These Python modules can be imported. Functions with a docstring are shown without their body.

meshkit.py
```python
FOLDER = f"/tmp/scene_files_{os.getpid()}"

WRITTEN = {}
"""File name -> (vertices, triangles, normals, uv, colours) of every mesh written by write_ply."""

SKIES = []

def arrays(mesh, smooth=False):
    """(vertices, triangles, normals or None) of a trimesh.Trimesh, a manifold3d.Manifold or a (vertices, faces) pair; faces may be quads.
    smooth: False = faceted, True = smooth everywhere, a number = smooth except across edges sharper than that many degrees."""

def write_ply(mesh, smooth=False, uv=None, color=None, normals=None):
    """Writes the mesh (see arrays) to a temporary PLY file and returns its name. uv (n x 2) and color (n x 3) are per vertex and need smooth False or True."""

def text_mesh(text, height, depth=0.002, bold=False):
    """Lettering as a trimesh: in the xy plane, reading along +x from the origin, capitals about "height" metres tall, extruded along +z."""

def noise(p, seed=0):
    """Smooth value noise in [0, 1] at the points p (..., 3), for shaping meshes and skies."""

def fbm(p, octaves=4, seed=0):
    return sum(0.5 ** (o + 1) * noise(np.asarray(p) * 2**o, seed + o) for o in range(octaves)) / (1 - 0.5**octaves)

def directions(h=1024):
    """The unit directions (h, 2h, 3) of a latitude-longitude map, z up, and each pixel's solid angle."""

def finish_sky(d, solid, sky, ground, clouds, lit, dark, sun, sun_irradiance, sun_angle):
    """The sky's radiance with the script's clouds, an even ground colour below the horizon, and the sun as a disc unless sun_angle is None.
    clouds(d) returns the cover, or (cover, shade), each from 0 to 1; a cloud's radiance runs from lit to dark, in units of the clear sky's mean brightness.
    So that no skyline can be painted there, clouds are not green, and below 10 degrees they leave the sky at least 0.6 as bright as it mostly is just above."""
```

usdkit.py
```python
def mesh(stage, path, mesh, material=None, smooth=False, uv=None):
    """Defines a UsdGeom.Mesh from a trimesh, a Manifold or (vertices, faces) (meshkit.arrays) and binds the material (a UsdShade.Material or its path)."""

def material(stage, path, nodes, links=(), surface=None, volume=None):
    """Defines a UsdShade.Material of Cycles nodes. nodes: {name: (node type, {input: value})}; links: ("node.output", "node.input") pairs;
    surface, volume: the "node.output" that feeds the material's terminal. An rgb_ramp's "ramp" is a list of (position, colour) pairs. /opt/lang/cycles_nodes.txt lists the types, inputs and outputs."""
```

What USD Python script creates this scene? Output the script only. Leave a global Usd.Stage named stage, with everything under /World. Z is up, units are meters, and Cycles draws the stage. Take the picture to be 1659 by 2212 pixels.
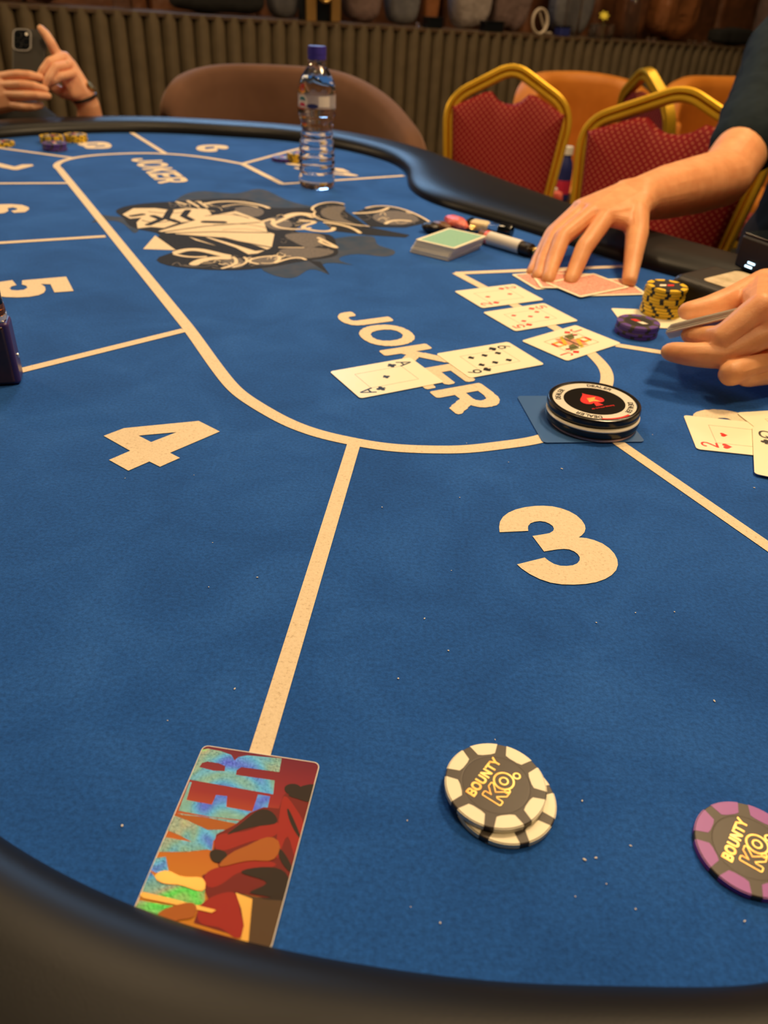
import math, random
import numpy as np
import trimesh
import manifold3d as m3
from shapely import affinity
from shapely.geometry import Polygon, LineString, Point, MultiPolygon, box as sbox
from shapely.ops import unary_union
from scipy.interpolate import CubicSpline
import meshkit, usdkit
from pxr import Usd, UsdGeom, UsdLux, Gf, Sdf, UsdShade

random.seed(7)
rng = np.random.default_rng(7)
stage = Usd.Stage.CreateInMemory()
UsdGeom.SetStageUpAxis(stage, "Z")
UsdGeom.SetStageMetersPerUnit(stage, 1.0)
UsdGeom.Xform.Define(stage, "/World")
UsdGeom.Scope.Define(stage, "/World/Looks")

# ------------------------------------------------------------------ camera
# z = 0 is the felt of the poker table; the floor lies at z = -0.75
W, H, FPX = 1659.0, 2212.0, 1700.0
PITCH, ROLL, EYE = 0.5900745, 0.0573752, 0.3072536
FLOOR = -0.75
_fw = np.array([0, math.cos(PITCH), -math.sin(PITCH)])
_r = np.array([1.0, 0, 0])
_u = np.cross(_r, _fw)
RIGHT = math.cos(ROLL) * _r + math.sin(ROLL) * _u
UP = -math.sin(ROLL) * _r + math.cos(ROLL) * _u
EYEP = np.array([0, 0, EYE])
cam = UsdGeom.Camera.Define(stage, "/World/camera")
mat4 = np.eye(4)
mat4[0, :3], mat4[1, :3], mat4[2, :3], mat4[3, :3] = RIGHT, UP, -_fw, EYEP
cam.AddTransformOp().Set(Gf.Matrix4d(*mat4.ravel().tolist()))
FOCAL = 26.0
cam.CreateFocalLengthAttr(FOCAL)
cam.CreateHorizontalApertureAttr(FOCAL * W / FPX)
cam.CreateVerticalApertureAttr(FOCAL * H / FPX)
cam.CreateClippingRangeAttr(Gf.Vec2f(0.01, 100))
cam.CreateFStopAttr(8.6)
cam.CreateFocusDistanceAttr(0.50)
cam.CreateExposureAttr(0.0)

# ------------------------------------------------------------------ light
WARM = Gf.Vec3f(1.0, 0.70, 0.385)
def lamp_xf(p, pos, to):
    pos = np.array(pos, float); z = pos - np.array(to, float); z /= np.linalg.norm(z)
    x = np.cross([0, 1, 0.01], z); x /= np.linalg.norm(x); y = np.cross(z, x)
    m = np.eye(4); m[0, :3], m[1, :3], m[2, :3], m[3, :3] = x, y, z, pos
    UsdGeom.Xformable(p).AddTransformOp().Set(Gf.Matrix4d(*m.ravel().tolist()))
def disk(name, pos, to, radius, power, color):
    l = UsdLux.DiskLight.Define(stage, "/World/" + name)
    l.CreateRadiusAttr(radius); l.CreateIntensityAttr(power); l.CreateColorAttr(color)
    lamp_xf(l, pos, to)
def rect(name, pos, to, w, h, power, color):
    l = UsdLux.RectLight.Define(stage, "/World/" + name)
    l.CreateWidthAttr(w); l.CreateHeightAttr(h); l.CreateIntensityAttr(power); l.CreateColorAttr(color)
    lamp_xf(l, pos, to)
# ceiling down-lights over the table, warm; a cool screen high on the far wall
disk("lamp_table", (0.75, 1.35, 1.75), (0.1, 0.75, 0), 0.15, 120, WARM)
disk("lamp_table_far", (-0.55, 1.5, 1.8), (-0.3, 1.2, 0), 0.14, 55, WARM)
disk("lamp_table_near", (0.45, 0.15, 1.8), (0.05, 0.4, 0), 0.16, 48, WARM)
disk("lamp_right", (1.3, 2.7, 1.85), (0.8, 2.8, 0), 0.14, 50, WARM)
disk("lamp_booth", (0.9, 3.5, 1.95), (0.7, 4.7, 0.35), 0.14, 75, WARM)
disk("lamp_booth_left", (-0.7, 2.7, 1.95), (-0.9, 3.9, 0.3), 0.14, 45, WARM)
disk("lamp_back", (-2.7, 2.2, 1.45), (-0.2, 3.4, 0.0), 0.16, 75, WARM)
rect("lamp_screen", (-0.9, 4.4, 1.35), (-0.2, 1.2, 0), 1.3, 0.7, 9, Gf.Vec3f(0.35, 0.62, 1.0))
for k, (bx_, by_) in enumerate(((0.35, 0.75), (0.95, 0.95), (0.15, 1.75), (-0.45, 0.85), (1.15, 1.75))):
    b_ = UsdLux.SphereLight.Define(stage, f"/World/ceiling_bulb_{k:03d}"); b_.CreateRadiusAttr(0.028); b_.CreateIntensityAttr(160.0); b_.CreateColorAttr(WARM)
    UsdGeom.Xformable(b_).AddTranslateOp().Set(Gf.Vec3d(bx_, by_, 1.95))
dome = UsdLux.DomeLight.Define(stage, "/World/room_ambience")
dome.CreateIntensityAttr(0.07); dome.CreateColorAttr(Gf.Vec3f(1.0, 0.78, 0.55))

# ------------------------------------------------------------------ helpers
def at(px, py, z=0.0):
    d = _fw * FPX + RIGHT * (px - W / 2) - UP * (py - H / 2)
    return EYEP + d * ((z - EYE) / d[2])
def at_y(px, py, y):
    d = _fw * FPX + RIGHT * (px - W / 2) - UP * (py - H / 2)
    return EYEP + d * (y / d[1])
def at_d(px, py, dep):
    return EYEP + (_fw + RIGHT * (px - W / 2) / FPX - UP * (py - H / 2) / FPX) * dep
def depth_of(p):
    return float((np.asarray(p) - EYEP) @ _fw)
TE = np.array([0.48288607, -0.87568319]); TN = np.array([0.87568319, 0.48288607])
def st(s, t, z=0.0):
    """a point in the table's own axes (s along it towards the near end, t across)"""
    q = s * TE + t * TN
    return np.array([q[0], q[1], z])

USED = {}
def numbered(path):
    n = USED.get(path, 0); USED[path] = n + 1
    return path if n == 0 else f"{path}_{n:03d}"
def path_of(parent):
    return "/World" if parent is None else str(parent.GetPath())
def obj(name, mesh, material, parent=None, smooth=False):
    m = usdkit.mesh(stage, numbered(path_of(parent) + "/" + name), mesh, MAT[material], smooth=smooth)
    return m.GetPrim()
def tag(o, label=None, cat=None, group=None, kind=None):
    for k, v in (("label", label), ("category", cat), ("group", group), ("kind", kind)):
        if v: o.SetCustomDataByKey(k, v)
    return o
def xf(prim, loc, rotz=0.0, rot=None, scale=None):
    x = UsdGeom.Xformable(prim); x.ClearXformOpOrder()
    x.AddTranslateOp().Set(Gf.Vec3d(*map(float, loc)))
    if rot is not None: x.AddRotateXYZOp().Set(Gf.Vec3f(*map(float, rot)))
    else: x.AddRotateZOp().Set(float(math.degrees(rotz)))
    if scale is not None: x.AddScaleOp().Set(Gf.Vec3f(*map(float, scale)))
def thing(name, label, cat, loc=(0, 0, 0), rotz=0.0, group=None, rot=None, scale=None):
    o = UsdGeom.Xform.Define(stage, numbered("/World/" + name)).GetPrim()
    xf(o, loc, rotz, rot, scale)
    return tag(o, label, cat, group)
def group_of(name, parent):
    return UsdGeom.Xform.Define(stage, numbered(path_of(parent) + "/" + name)).GetPrim()
def dup(src, label, loc, rotz=0.0, group=None, rot=None, scale=None):
    was = src.GetCustomData()
    base = src.GetName()
    if base[-4:-3] == "_" and base[-3:].isdigit(): base = base[:-4]
    o = UsdGeom.Xform.Define(stage, numbered("/World/" + base)).GetPrim()
    o.GetReferences().AddInternalReference(src.GetPath())
    o.SetInstanceable(True)
    xf(o, loc, rotz, rot, scale)
    return tag(o, label, was["category"], group or was.get("group"))

def cat(*ms):
    return trimesh.util.concatenate([m for m in ms if m is not None])
def box(sx, sy, sz, c=(0, 0, 0), r=0.0, seg=3):
    """box, its edges rounded by r when given"""
    if r <= 0:
        m = trimesh.creation.box((sx, sy, sz)); m.apply_translation(c); return m
    s = m3.Manifold.sphere(r, 8 * seg // 2 * 2)
    hx, hy, hz = sx / 2 - r, sy / 2 - r, sz / 2 - r
    parts = [s.translate((a * hx, b * hy, d * hz)) for a in (-1, 1) for b in (-1, 1) for d in (-1, 1)]
    return man(m3.Manifold.batch_hull(parts).translate(tuple(map(float, c))))
def man(x):
    q = x.to_mesh()
    return trimesh.Trimesh(np.array(q.vert_properties[:, :3], float), np.array(q.tri_verts), process=False)
def lathe(profile, n=48, c=(0, 0, 0)):
    p = np.asarray(profile, float)
    m = trimesh.creation.revolve(p, sections=n); m.apply_translation(c); return m
def move(m, loc=(0, 0, 0), rotz=0.0):
    m = m.copy()
    if rotz: m.apply_transform(trimesh.transformations.rotation_matrix(rotz, (0, 0, 1)))
    m.apply_translation(loc); return m
def flat(poly, z=0.0, th=0.00015):
    """a polygon as a thin solid lying at height z"""
    if poly.is_empty: return None
    ps = [g for g in getattr(poly, "geoms", [poly]) if isinstance(g, Polygon) and g.area > 1e-12]
    ms = [trimesh.creation.extrude_polygon(g, th, engine="earcut") for g in ps]
    m = trimesh.util.concatenate(ms); m.apply_translation((0, 0, z)); return m
def smooth_closed(pts, n=10):
    p = np.asarray(pts, float); q = np.vstack([p, p[:1]])
    d = np.r_[0, np.cumsum(np.linalg.norm(np.diff(q, axis=0), axis=1))]
    cs = CubicSpline(d, q, bc_type="periodic")
    return cs(np.linspace(0, d[-1], n * len(p), endpoint=False))
def smooth_open(pts, n=60):
    p = np.asarray(pts, float)
    d = np.r_[0, np.cumsum(np.linalg.norm(np.diff(p, axis=0), axis=1))]
    return CubicSpline(d, p)(np.linspace(0, d[-1], n))
def tube(pts, r, n=10, cap=True):
    p = np.asarray(pts, float); N = len(p); r = np.broadcast_to(np.asarray(r, float), (N,))
    t = np.gradient(p, axis=0); t /= np.maximum(np.linalg.norm(t, axis=1, keepdims=True), 1e-12)
    a = np.array([0, 0, 1.0]) if abs(t[0] @ [0, 0, 1]) < 0.9 else np.array([1.0, 0, 0])
    rings = []
    for i in range(N):
        a = a - t[i] * (a @ t[i]); a /= np.linalg.norm(a); b = np.cross(t[i], a)
        th = np.linspace(0, 2 * np.pi, n, endpoint=False)
        rings.append(p[i] + r[i] * (np.cos(th)[:, None] * a + np.sin(th)[:, None] * b))
    v = np.vstack(rings); f = []
    for i in range(N - 1):
        for k in range(n):
            k2 = (k + 1) % n
            f += [[i * n + k, i * n + k2, (i + 1) * n + k2], [i * n + k, (i + 1) * n + k2, (i + 1) * n + k]]
    if cap:
        v = np.vstack([v, p[0], p[-1]]); c0, c1 = len(v) - 2, len(v) - 1
        for k in range(n):
            k2 = (k + 1) % n
            f += [[c0, k2, k], [c1, (N - 1) * n + k, (N - 1) * n + k2]]
    return trimesh.Trimesh(v, np.array(f), process=False)
def sweep_plane(path, profile, closed=False):
    """sweeps a closed profile (u outward in the path's plane, w along its normal) along a path (x, z) in the XZ plane; normal = +Y"""
    p = np.asarray(path, float); N = len(p)
    t = (np.roll(p, -1, 0) - np.roll(p, 1, 0)) if closed else np.gradient(p, axis=0)
    t /= np.linalg.norm(t, axis=1, keepdims=True)
    nrm = np.stack([t[:, 1], -t[:, 0]], 1)
    pr = np.asarray(profile, float); K = len(pr)
    v = np.zeros((N, K, 3))
    v[:, :, 0] = p[:, None, 0] + nrm[:, None, 0] * pr[None, :, 0]
    v[:, :, 2] = p[:, None, 1] + nrm[:, None, 1] * pr[None, :, 0]
    v[:, :, 1] = pr[None, :, 1]
    f = []
    for i in range(N if closed else N - 1):
        j = (i + 1) % N
        for k in range(K):
            k2 = (k + 1) % K
            f += [[i * K + k, j * K + k2, i * K + k2], [i * K + k, j * K + k, j * K + k2]]
    v = v.reshape(-1, 3)
    if not closed:
        v = np.vstack([v, v[:K].mean(0), v[(N - 1) * K:N * K].mean(0)]); c0, c1 = len(v) - 2, len(v) - 1
        for k in range(K):
            k2 = (k + 1) % K
            f += [[c0, k, k2], [c1, (N - 1) * K + k2, (N - 1) * K + k]]
    m = trimesh.Trimesh(v, np.array(f), process=False); m.fix_normals(); return m
GLYPH = {}
def glyph(text, h, weight=0.0, bold=True):
    """lettering as a flat polygon, capitals h tall, baseline at y = 0, left edge at x = 0"""
    key = (text, weight, bold)
    if key not in GLYPH:
        m = meshkit.text_mesh(text, 1.0, 0.1, bold=bold)
        top = m.triangles[(m.face_normals[:, 2] > 0.9)]
        g = unary_union([Polygon(t[:, :2]).buffer(1e-4) for t in top])
        if weight: g = g.buffer(weight, join_style=2)
        g = g.simplify(0.006)
        g = affinity.translate(g, -g.bounds[0], 0)
        GLYPH[key] = g
    return affinity.scale(GLYPH[key], h, h, origin=(0, 0))
def frame_xy(poly, o, ex, ey):
    """maps a polygon's x along the vector ex and y along ey, from o (all 2-D)"""
    return affinity.affine_transform(poly, [ex[0], ey[0], ex[1], ey[1], o[0], o[1]])
def on_table(zoom, off, sc, z=0.0):
    """outline read off the photograph (in a crop's own pixels) to the table's plane"""
    return [tuple(at(off[0] + a * sc, off[1] + b * sc, z)[:2]) for a, b in zoom]
def poly_px(zoom, off=(0, 0), sc=1.0, curve=0, z=0.0):
    p = on_table(zoom, off, sc, z)
    if curve: p = smooth_closed(p, curve)
    return Polygon(p).buffer(0)

# ------------------------------------------------------------------ materials
MAT = {}
def mat(name, color, rough=0.5, metal=0.0, spec=0.5, noise=None, bump=None, extra=None, var=None):
    """principled; noise = (scale, other colour, detail), bump = (scale, strength, distance)"""
    n = {"p": ("principled_bsdf", {"base_color": color, "roughness": rough, "metallic": metal, "specular_ior_level": spec, **(extra or {})})}
    l = []
    if noise or bump or var: n["g"] = ("texture_coordinate", {})
    if noise:
        n["n"] = ("noise_texture", {"scale": noise[0], "detail": noise[2] if len(noise) > 2 else 3.0, "roughness": 0.6})
        n["r"] = ("rgb_ramp", {"ramp": [(0.35, color), (0.68, noise[1])]})
        l += [("g.object", "n.vector"), ("n.fac", "r.fac"), ("r.color", "p.base_color")]
    if bump:
        n["bn"] = ("noise_texture", {"scale": bump[0], "detail": 3.0})
        n["b"] = ("bump", {"strength": bump[1], "distance": bump[2]})
        l += [("g.object", "bn.vector"), ("bn.fac", "b.height"), ("b.normal", "p.normal")]
    MAT[name] = usdkit.material(stage, "/World/Looks/" + name, n, l, surface="p.BSDF")
def custom(name, nodes, links, surface="p.BSDF"):
    MAT[name] = usdkit.material(stage, "/World/Looks/" + name, nodes, links, surface=surface)

# blue suede-like felt: brushed patches over a fine nap
custom("felt", {
    "g": ("geometry", {}),
    "patch": ("noise_texture", {"scale": 11.0, "detail": 5.0, "roughness": 0.62, "distortion": 0.6}),
    "nap": ("noise_texture", {"scale": 420.0, "detail": 3.0, "roughness": 0.7}),
    "r": ("rgb_ramp", {"ramp": [(0.30, (0.010, 0.073, 0.315)), (0.5, (0.014, 0.092, 0.385)), (0.72, (0.022, 0.117, 0.455))]}),
    "r2": ("rgb_ramp", {"ramp": [(0.3, (0.72, 0.72, 0.72)), (0.7, (1.22, 1.22, 1.22))]}),
    "m": ("mix", {"mix_type": "multiply", "fac": 1.0}),
    "b": ("bump", {"strength": 0.5, "distance": 0.0009}),
    "p": ("principled_bsdf", {"roughness": 0.85, "specular_ior_level": 0.15, "sheen_weight": 0.35, "sheen_roughness": 0.5, "sheen_tint": (0.25, 0.5, 0.95)}),
}, [("g.position", "patch.vector"), ("g.position", "nap.vector"), ("patch.fac", "r.fac"), ("nap.fac", "r2.fac"), ("r.color", "m.color1"), ("r2.color", "m.color2"),
    ("m.color", "p.base_color"), ("nap.fac", "b.height"), ("b.normal", "p.normal")])
custom("felt_print", {
    "g": ("geometry", {}),
    "nap": ("noise_texture", {"scale": 500.0, "detail": 3.0, "roughness": 0.7}),
    "r": ("rgb_ramp", {"ramp": [(0.28, (0.60, 0.47, 0.31)), (0.42, (0.80, 0.66, 0.46)), (0.7, (0.86, 0.72, 0.52))]}),
    "b": ("bump", {"strength": 0.4, "distance": 0.0008}),
    "p": ("principled_bsdf", {"roughness": 0.85, "specular_ior_level": 0.15}),
}, [("g.position", "nap.vector"), ("nap.fac", "r.fac"), ("r.color", "p.base_color"), ("nap.fac", "b.height"), ("b.normal", "p.normal")])
def print_mat(name, a, b, scale=300.0):
    custom(name, {"g": ("geometry", {}), "n": ("noise_texture", {"scale": scale, "detail": 4.0}),
                  "r": ("rgb_ramp", {"ramp": [(0.3, a), (0.7, b)]}), "p": ("principled_bsdf", {"roughness": 0.85, "specular_ior_level": 0.15})},
           [("g.position", "n.vector"), ("n.fac", "r.fac"), ("r.color", "p.base_color")])
print_mat("print_charcoal", (0.018, 0.020, 0.026), (0.035, 0.037, 0.045))
print_mat("print_grey", (0.13, 0.12, 0.12), (0.20, 0.18, 0.17))
print_mat("print_smoke", (0.035, 0.065, 0.125), (0.075, 0.085, 0.12), 40.0)
mat("vinyl_black", (0.006, 0.006, 0.006), 0.40, spec=0.30, bump=(900.0, 0.08, 0.0005))
mat("card_face", (0.97, 0.92, 0.68), 0.35, spec=0.4)
mat("card_edge", (0.84, 0.81, 0.74), 0.6)
mat("ink_black", (0.012, 0.012, 0.014), 0.4)
mat("ink_red", (0.75, 0.02, 0.018), 0.4)
mat("ink_brown", (0.35, 0.18, 0.10), 0.5)
mat("ink_yellow", (0.70, 0.52, 0.05), 0.4)
mat("ink_olive", (0.16, 0.17, 0.05), 0.4)
mat("ink_rose", (0.72, 0.33, 0.20), 0.4)
mat("back_red", (0.72, 0.18, 0.13), 0.4, noise=(700.0, (0.85, 0.62, 0.50)))
mat("back_green", (0.16, 0.48, 0.33), 0.4, noise=(700.0, (0.50, 0.72, 0.55)))
mat("chip_dark", (0.060, 0.046, 0.034), 0.45, spec=0.45, bump=(1500.0, 0.15, 0.0003))
mat("chip_cream", (0.95, 0.88, 0.66), 0.42, spec=0.45)
mat("chip_purple", (0.33, 0.070, 0.40), 0.42, spec=0.45)
mat("chip_violet", (0.115, 0.050, 0.29), 0.45)
mat("chip_yellow", (0.88, 0.56, 0.01), 0.42)
mat("chip_black", (0.014, 0.013, 0.012), 0.45)
custom("gold_print", {"g": ("texture_coordinate", {}), "n": ("noise_texture", {"scale": 160.0, "detail": 2.0}),
                      "r": ("rgb_ramp", {"ramp": [(0.35, (0.95, 0.42, 0.08)), (0.55, (0.95, 0.66, 0.16)), (0.75, (0.98, 0.80, 0.30))]}),
                      "p": ("principled_bsdf", {"roughness": 0.35, "metallic": 0.25})}, [("g.object", "n.vector"), ("n.fac", "r.fac"), ("r.color", "p.base_color")])
mat("dealer_black", (0.010, 0.009, 0.008), 0.22, spec=0.5)
mat("dealer_white", (0.82, 0.77, 0.66), 0.3)
mat("clear_plastic", (0.9, 0.9, 0.9), 0.06, extra={"transmission_weight": 1.0, "ior": 1.45})
mat("pink_plastic", (0.62, 0.42, 0.42), 0.4)
mat("cut_card_blue", (0.045, 0.135, 0.36), 0.38, spec=0.5)
mat("skin", (0.72, 0.31, 0.135), 0.48, spec=0.4, noise=(45.0, (0.82, 0.385, 0.18), 4.0), bump=(420.0, 0.22, 0.0009), extra={"subsurface_weight": 0.22, "subsurface_scale": 0.006, "subsurface_radius": (1.0, 0.35, 0.2)})
mat("skin_pale", (0.78, 0.36, 0.20), 0.48, spec=0.4, noise=(40.0, (0.86, 0.44, 0.26), 4.0), bump=(420.0, 0.2, 0.0008), extra={"subsurface_weight": 0.22, "subsurface_scale": 0.006, "subsurface_radius": (1.0, 0.35, 0.2)})
mat("nail", (0.78, 0.46, 0.33), 0.25)
mat("teal_cloth", (0.006, 0.013, 0.019), 0.9, spec=0.2, noise=(30.0, (0.010, 0.019, 0.026)), bump=(14.0, 0.5, 0.012))
mat("black_cloth", (0.005, 0.005, 0.005), 0.9, bump=(22.0, 0.5, 0.01))
mat("chrome", (0.85, 0.83, 0.80), 0.32, metal=0.85)
mat("gold_paint", (0.72, 0.42, 0.022), 0.36, metal=0.6, noise=(18.0, (0.78, 0.48, 0.035)))
mat("gold_foil", (0.95, 0.65, 0.22), 0.18, metal=1.0, bump=(300.0, 0.8, 0.004))
mat("brass", (0.90, 0.62, 0.20), 0.25, metal=1.0)
mat("velvet_brown", (0.125, 0.062, 0.038), 0.9, spec=0.2, noise=(9.0, (0.16, 0.082, 0.052), 5.0), extra={"sheen_weight": 0.3, "sheen_tint": (0.9, 0.6, 0.4)}, bump=(500.0, 0.3, 0.001))
mat("leather_orange", (0.62, 0.20, 0.016), 0.5, noise=(14.0, (0.70, 0.24, 0.026), 5.0), bump=(120.0, 0.2, 0.002))
mat("leather_brown", (0.085, 0.032, 0.014), 0.5, noise=(7.0, (0.17, 0.062, 0.022), 5.0), bump=(8.0, 0.6, 0.03))
mat("flute_paint", (0.115, 0.086, 0.048), 0.62, noise=(16.0, (0.148, 0.110, 0.062), 5.0), bump=(220.0, 0.15, 0.001))
mat("ledge_wood", (0.06, 0.035, 0.018), 0.5, noise=(20.0, (0.10, 0.058, 0.028)))
mat("carpet", (0.040, 0.038, 0.024), 0.95, noise=(5.0, (0.065, 0.060, 0.040), 5.0), bump=(300.0, 0.6, 0.004))
mat("plaster", (0.25, 0.19, 0.13), 0.9, noise=(3.0, (0.30, 0.23, 0.16)))
mat("water", (0.98, 0.99, 1.0), 0.0, extra={"transmission_weight": 1.0, "ior": 1.33})
mat("pet", (0.97, 0.98, 1.0), 0.02, extra={"transmission_weight": 1.0, "ior": 1.33})
mat("cap_blue", (0.045, 0.035, 0.30), 0.35)
mat("label_clear", (0.62, 0.58, 0.60), 0.4, extra={"alpha": 0.55})
mat("label_white", (0.80, 0.74, 0.66), 0.4)
mat("label_navy", (0.02, 0.03, 0.16), 0.4)
mat("label_red", (0.60, 0.03, 0.08), 0.4)
mat("label_teal", (0.05, 0.20, 0.22), 0.4)
mat("phone_black", (0.022, 0.019, 0.015), 0.5)
mat("lens_black", (0.004, 0.006, 0.008), 0.06)
mat("vape_maroon", (0.030, 0.012, 0.014), 0.22, spec=0.6, noise=(60.0, (0.06, 0.02, 0.022)))
mat("vape_purple", (0.055, 0.030, 0.14), 0.32)
mat("amber", (0.85, 0.25, 0.05), 0.05, extra={"transmission_weight": 0.9, "ior": 1.4})
mat("wrap_red", (0.85, 0.08, 0.05), 0.25, noise=(60.0, (0.95, 0.25, 0.20)), bump=(120.0, 0.6, 0.006))
mat("wrap_brown", (0.16, 0.07, 0.025), 0.35, bump=(90.0, 0.5, 0.006))
mat("wrap_dark", (0.02, 0.014, 0.010), 0.35, bump=(90.0, 0.5, 0.006))
mat("paper_white", (0.80, 0.76, 0.68), 0.5)
mat("plastic_cream", (0.82, 0.68, 0.42), 0.3)
mat("case_black", (0.014, 0.011, 0.009), 0.42, bump=(260.0, 0.3, 0.001))
mat("map_cream", (0.74, 0.60, 0.40), 0.5, noise=(38.0, (0.42, 0.33, 0.18), 5.0))
custom("led_white", {"e": ("emission", {"color": (0.62, 0.85, 1.0), "strength": 3.0})}, [], surface="e.emission")
mat("denim_grey", (0.10, 0.10, 0.115), 0.9, noise=(12.0, (0.17, 0.165, 0.17)), bump=(10.0, 0.6, 0.02))
mat("mauve_cloth", (0.13, 0.085, 0.075), 0.9, noise=(6.0, (0.20, 0.13, 0.12)), bump=(9.0, 0.7, 0.03))
mat("pale_cloth", (0.26, 0.22, 0.20), 0.9, noise=(8.0, (0.36, 0.31, 0.29)), bump=(9.0, 0.6, 0.03))
mat("cable_white", (0.50, 0.42, 0.32), 0.5)
mat("flower_yellow", (0.80, 0.66, 0.05), 0.6)
# red upholstery with a staggered grid of light woven dots
custom("red_weave", {
    "g": ("texture_coordinate", {}), "x": ("separate_xyz", {}),
    "mu": ("math", {"math_type": "multiply", "value2": 62.0}), "mv": ("math", {"math_type": "multiply", "value2": 62.0}),
    "a": ("math", {"math_type": "add"}), "s": ("math", {"math_type": "subtract"}),
    "fa": ("math", {"math_type": "fraction"}), "fs": ("math", {"math_type": "fraction"}),
    "ca": ("math", {"math_type": "subtract", "value2": 0.5}), "cs": ("math", {"math_type": "subtract", "value2": 0.5}),
    "c": ("combine_xyz", {"z": 0.0}), "len": ("vector_math", {"math_type": "length"}),
    "r": ("rgb_ramp", {"ramp": [(0.0, (0.50, 0.17, 0.10)), (0.17, (0.42, 0.12, 0.07)), (0.25, (0.21, 0.004, 0.007)), (1.0, (0.19, 0.003, 0.006))]}),
    "p": ("principled_bsdf", {"roughness": 0.7, "specular_ior_level": 0.25, "sheen_weight": 0.08, "sheen_tint": (1.0, 0.3, 0.25)}),
}, [("g.object", "x.vector"), ("x.x", "mu.value1"), ("x.z", "mv.value1"), ("mu.value", "a.value1"), ("mv.value", "a.value2"), ("mu.value", "s.value1"), ("mv.value", "s.value2"),
    ("a.value", "fa.value1"), ("s.value", "fs.value1"), ("fa.value", "ca.value1"), ("fs.value", "cs.value1"), ("ca.value", "c.x"), ("cs.value", "c.y"),
    ("c.vector", "len.vector1"), ("len.value", "r.fac"), ("r.color", "p.base_color")])
# rainbow foil of the souvenir card: a diffraction print whose hue drifts along the card
custom("rainbow_foil", {
    "g": ("texture_coordinate", {}),
    "n": ("noise_texture", {"scale": 26.0, "detail": 2.0, "distortion": 0.8}),
    "n2": ("noise_texture", {"scale": 900.0, "detail": 2.0}),
    "r": ("rgb_ramp", {"ramp": [(0.24, (0.02, 0.03, 0.75)), (0.34, (0.05, 0.08, 0.62)), (0.42, (0.06, 0.30, 0.62)), (0.48, (0.12, 0.30, 0.32)), (0.56, (0.24, 0.28, 0.22)), (0.63, (0.06, 0.50, 0.08)), (0.70, (0.28, 0.26, 0.18)), (0.8, (0.10, 0.20, 0.50))]}),
    "b": ("bump", {"strength": 0.5, "distance": 0.0006}),
    "p": ("principled_bsdf", {"metallic": 0.55, "roughness": 0.3}),
}, [("g.object", "n.vector"), ("g.object", "n2.vector"), ("n.fac", "r.fac"), ("r.color", "p.base_color"), ("n2.fac", "b.height"), ("b.normal", "p.normal")])
custom("foil_ground", {
    "g": ("texture_coordinate", {}), "x": ("separate_xyz", {}),
    "mr": ("map_range", {"from_min": -0.044, "from_max": 0.044, "to_min": 0.0, "to_max": 1.0}),
    "r": ("rgb_ramp", {"ramp": [(0.0, (0.55, 0.22, 0.008)), (0.3, (0.55, 0.18, 0.008)), (0.55, (0.48, 0.09, 0.008)), (0.72, (0.30, 0.014, 0.018)), (1.0, (0.15, 0.004, 0.028))]}),
    "p": ("principled_bsdf", {"roughness": 0.40, "specular_ior_level": 0.2}),
}, [("g.object", "x.vector"), ("x.x", "mr.value"), ("mr.result", "r.fac"), ("r.color", "p.base_color")])
mat("foil_red", (0.17, 0.008, 0.006), 0.42, spec=0.2)
mat("foil_brightred", (0.33, 0.014, 0.008), 0.42, spec=0.2)
mat("foil_orange", (0.40, 0.11, 0.010), 0.42, spec=0.2)
mat("foil_umber", (0.020, 0.010, 0.005), 0.42, spec=0.2)
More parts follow.
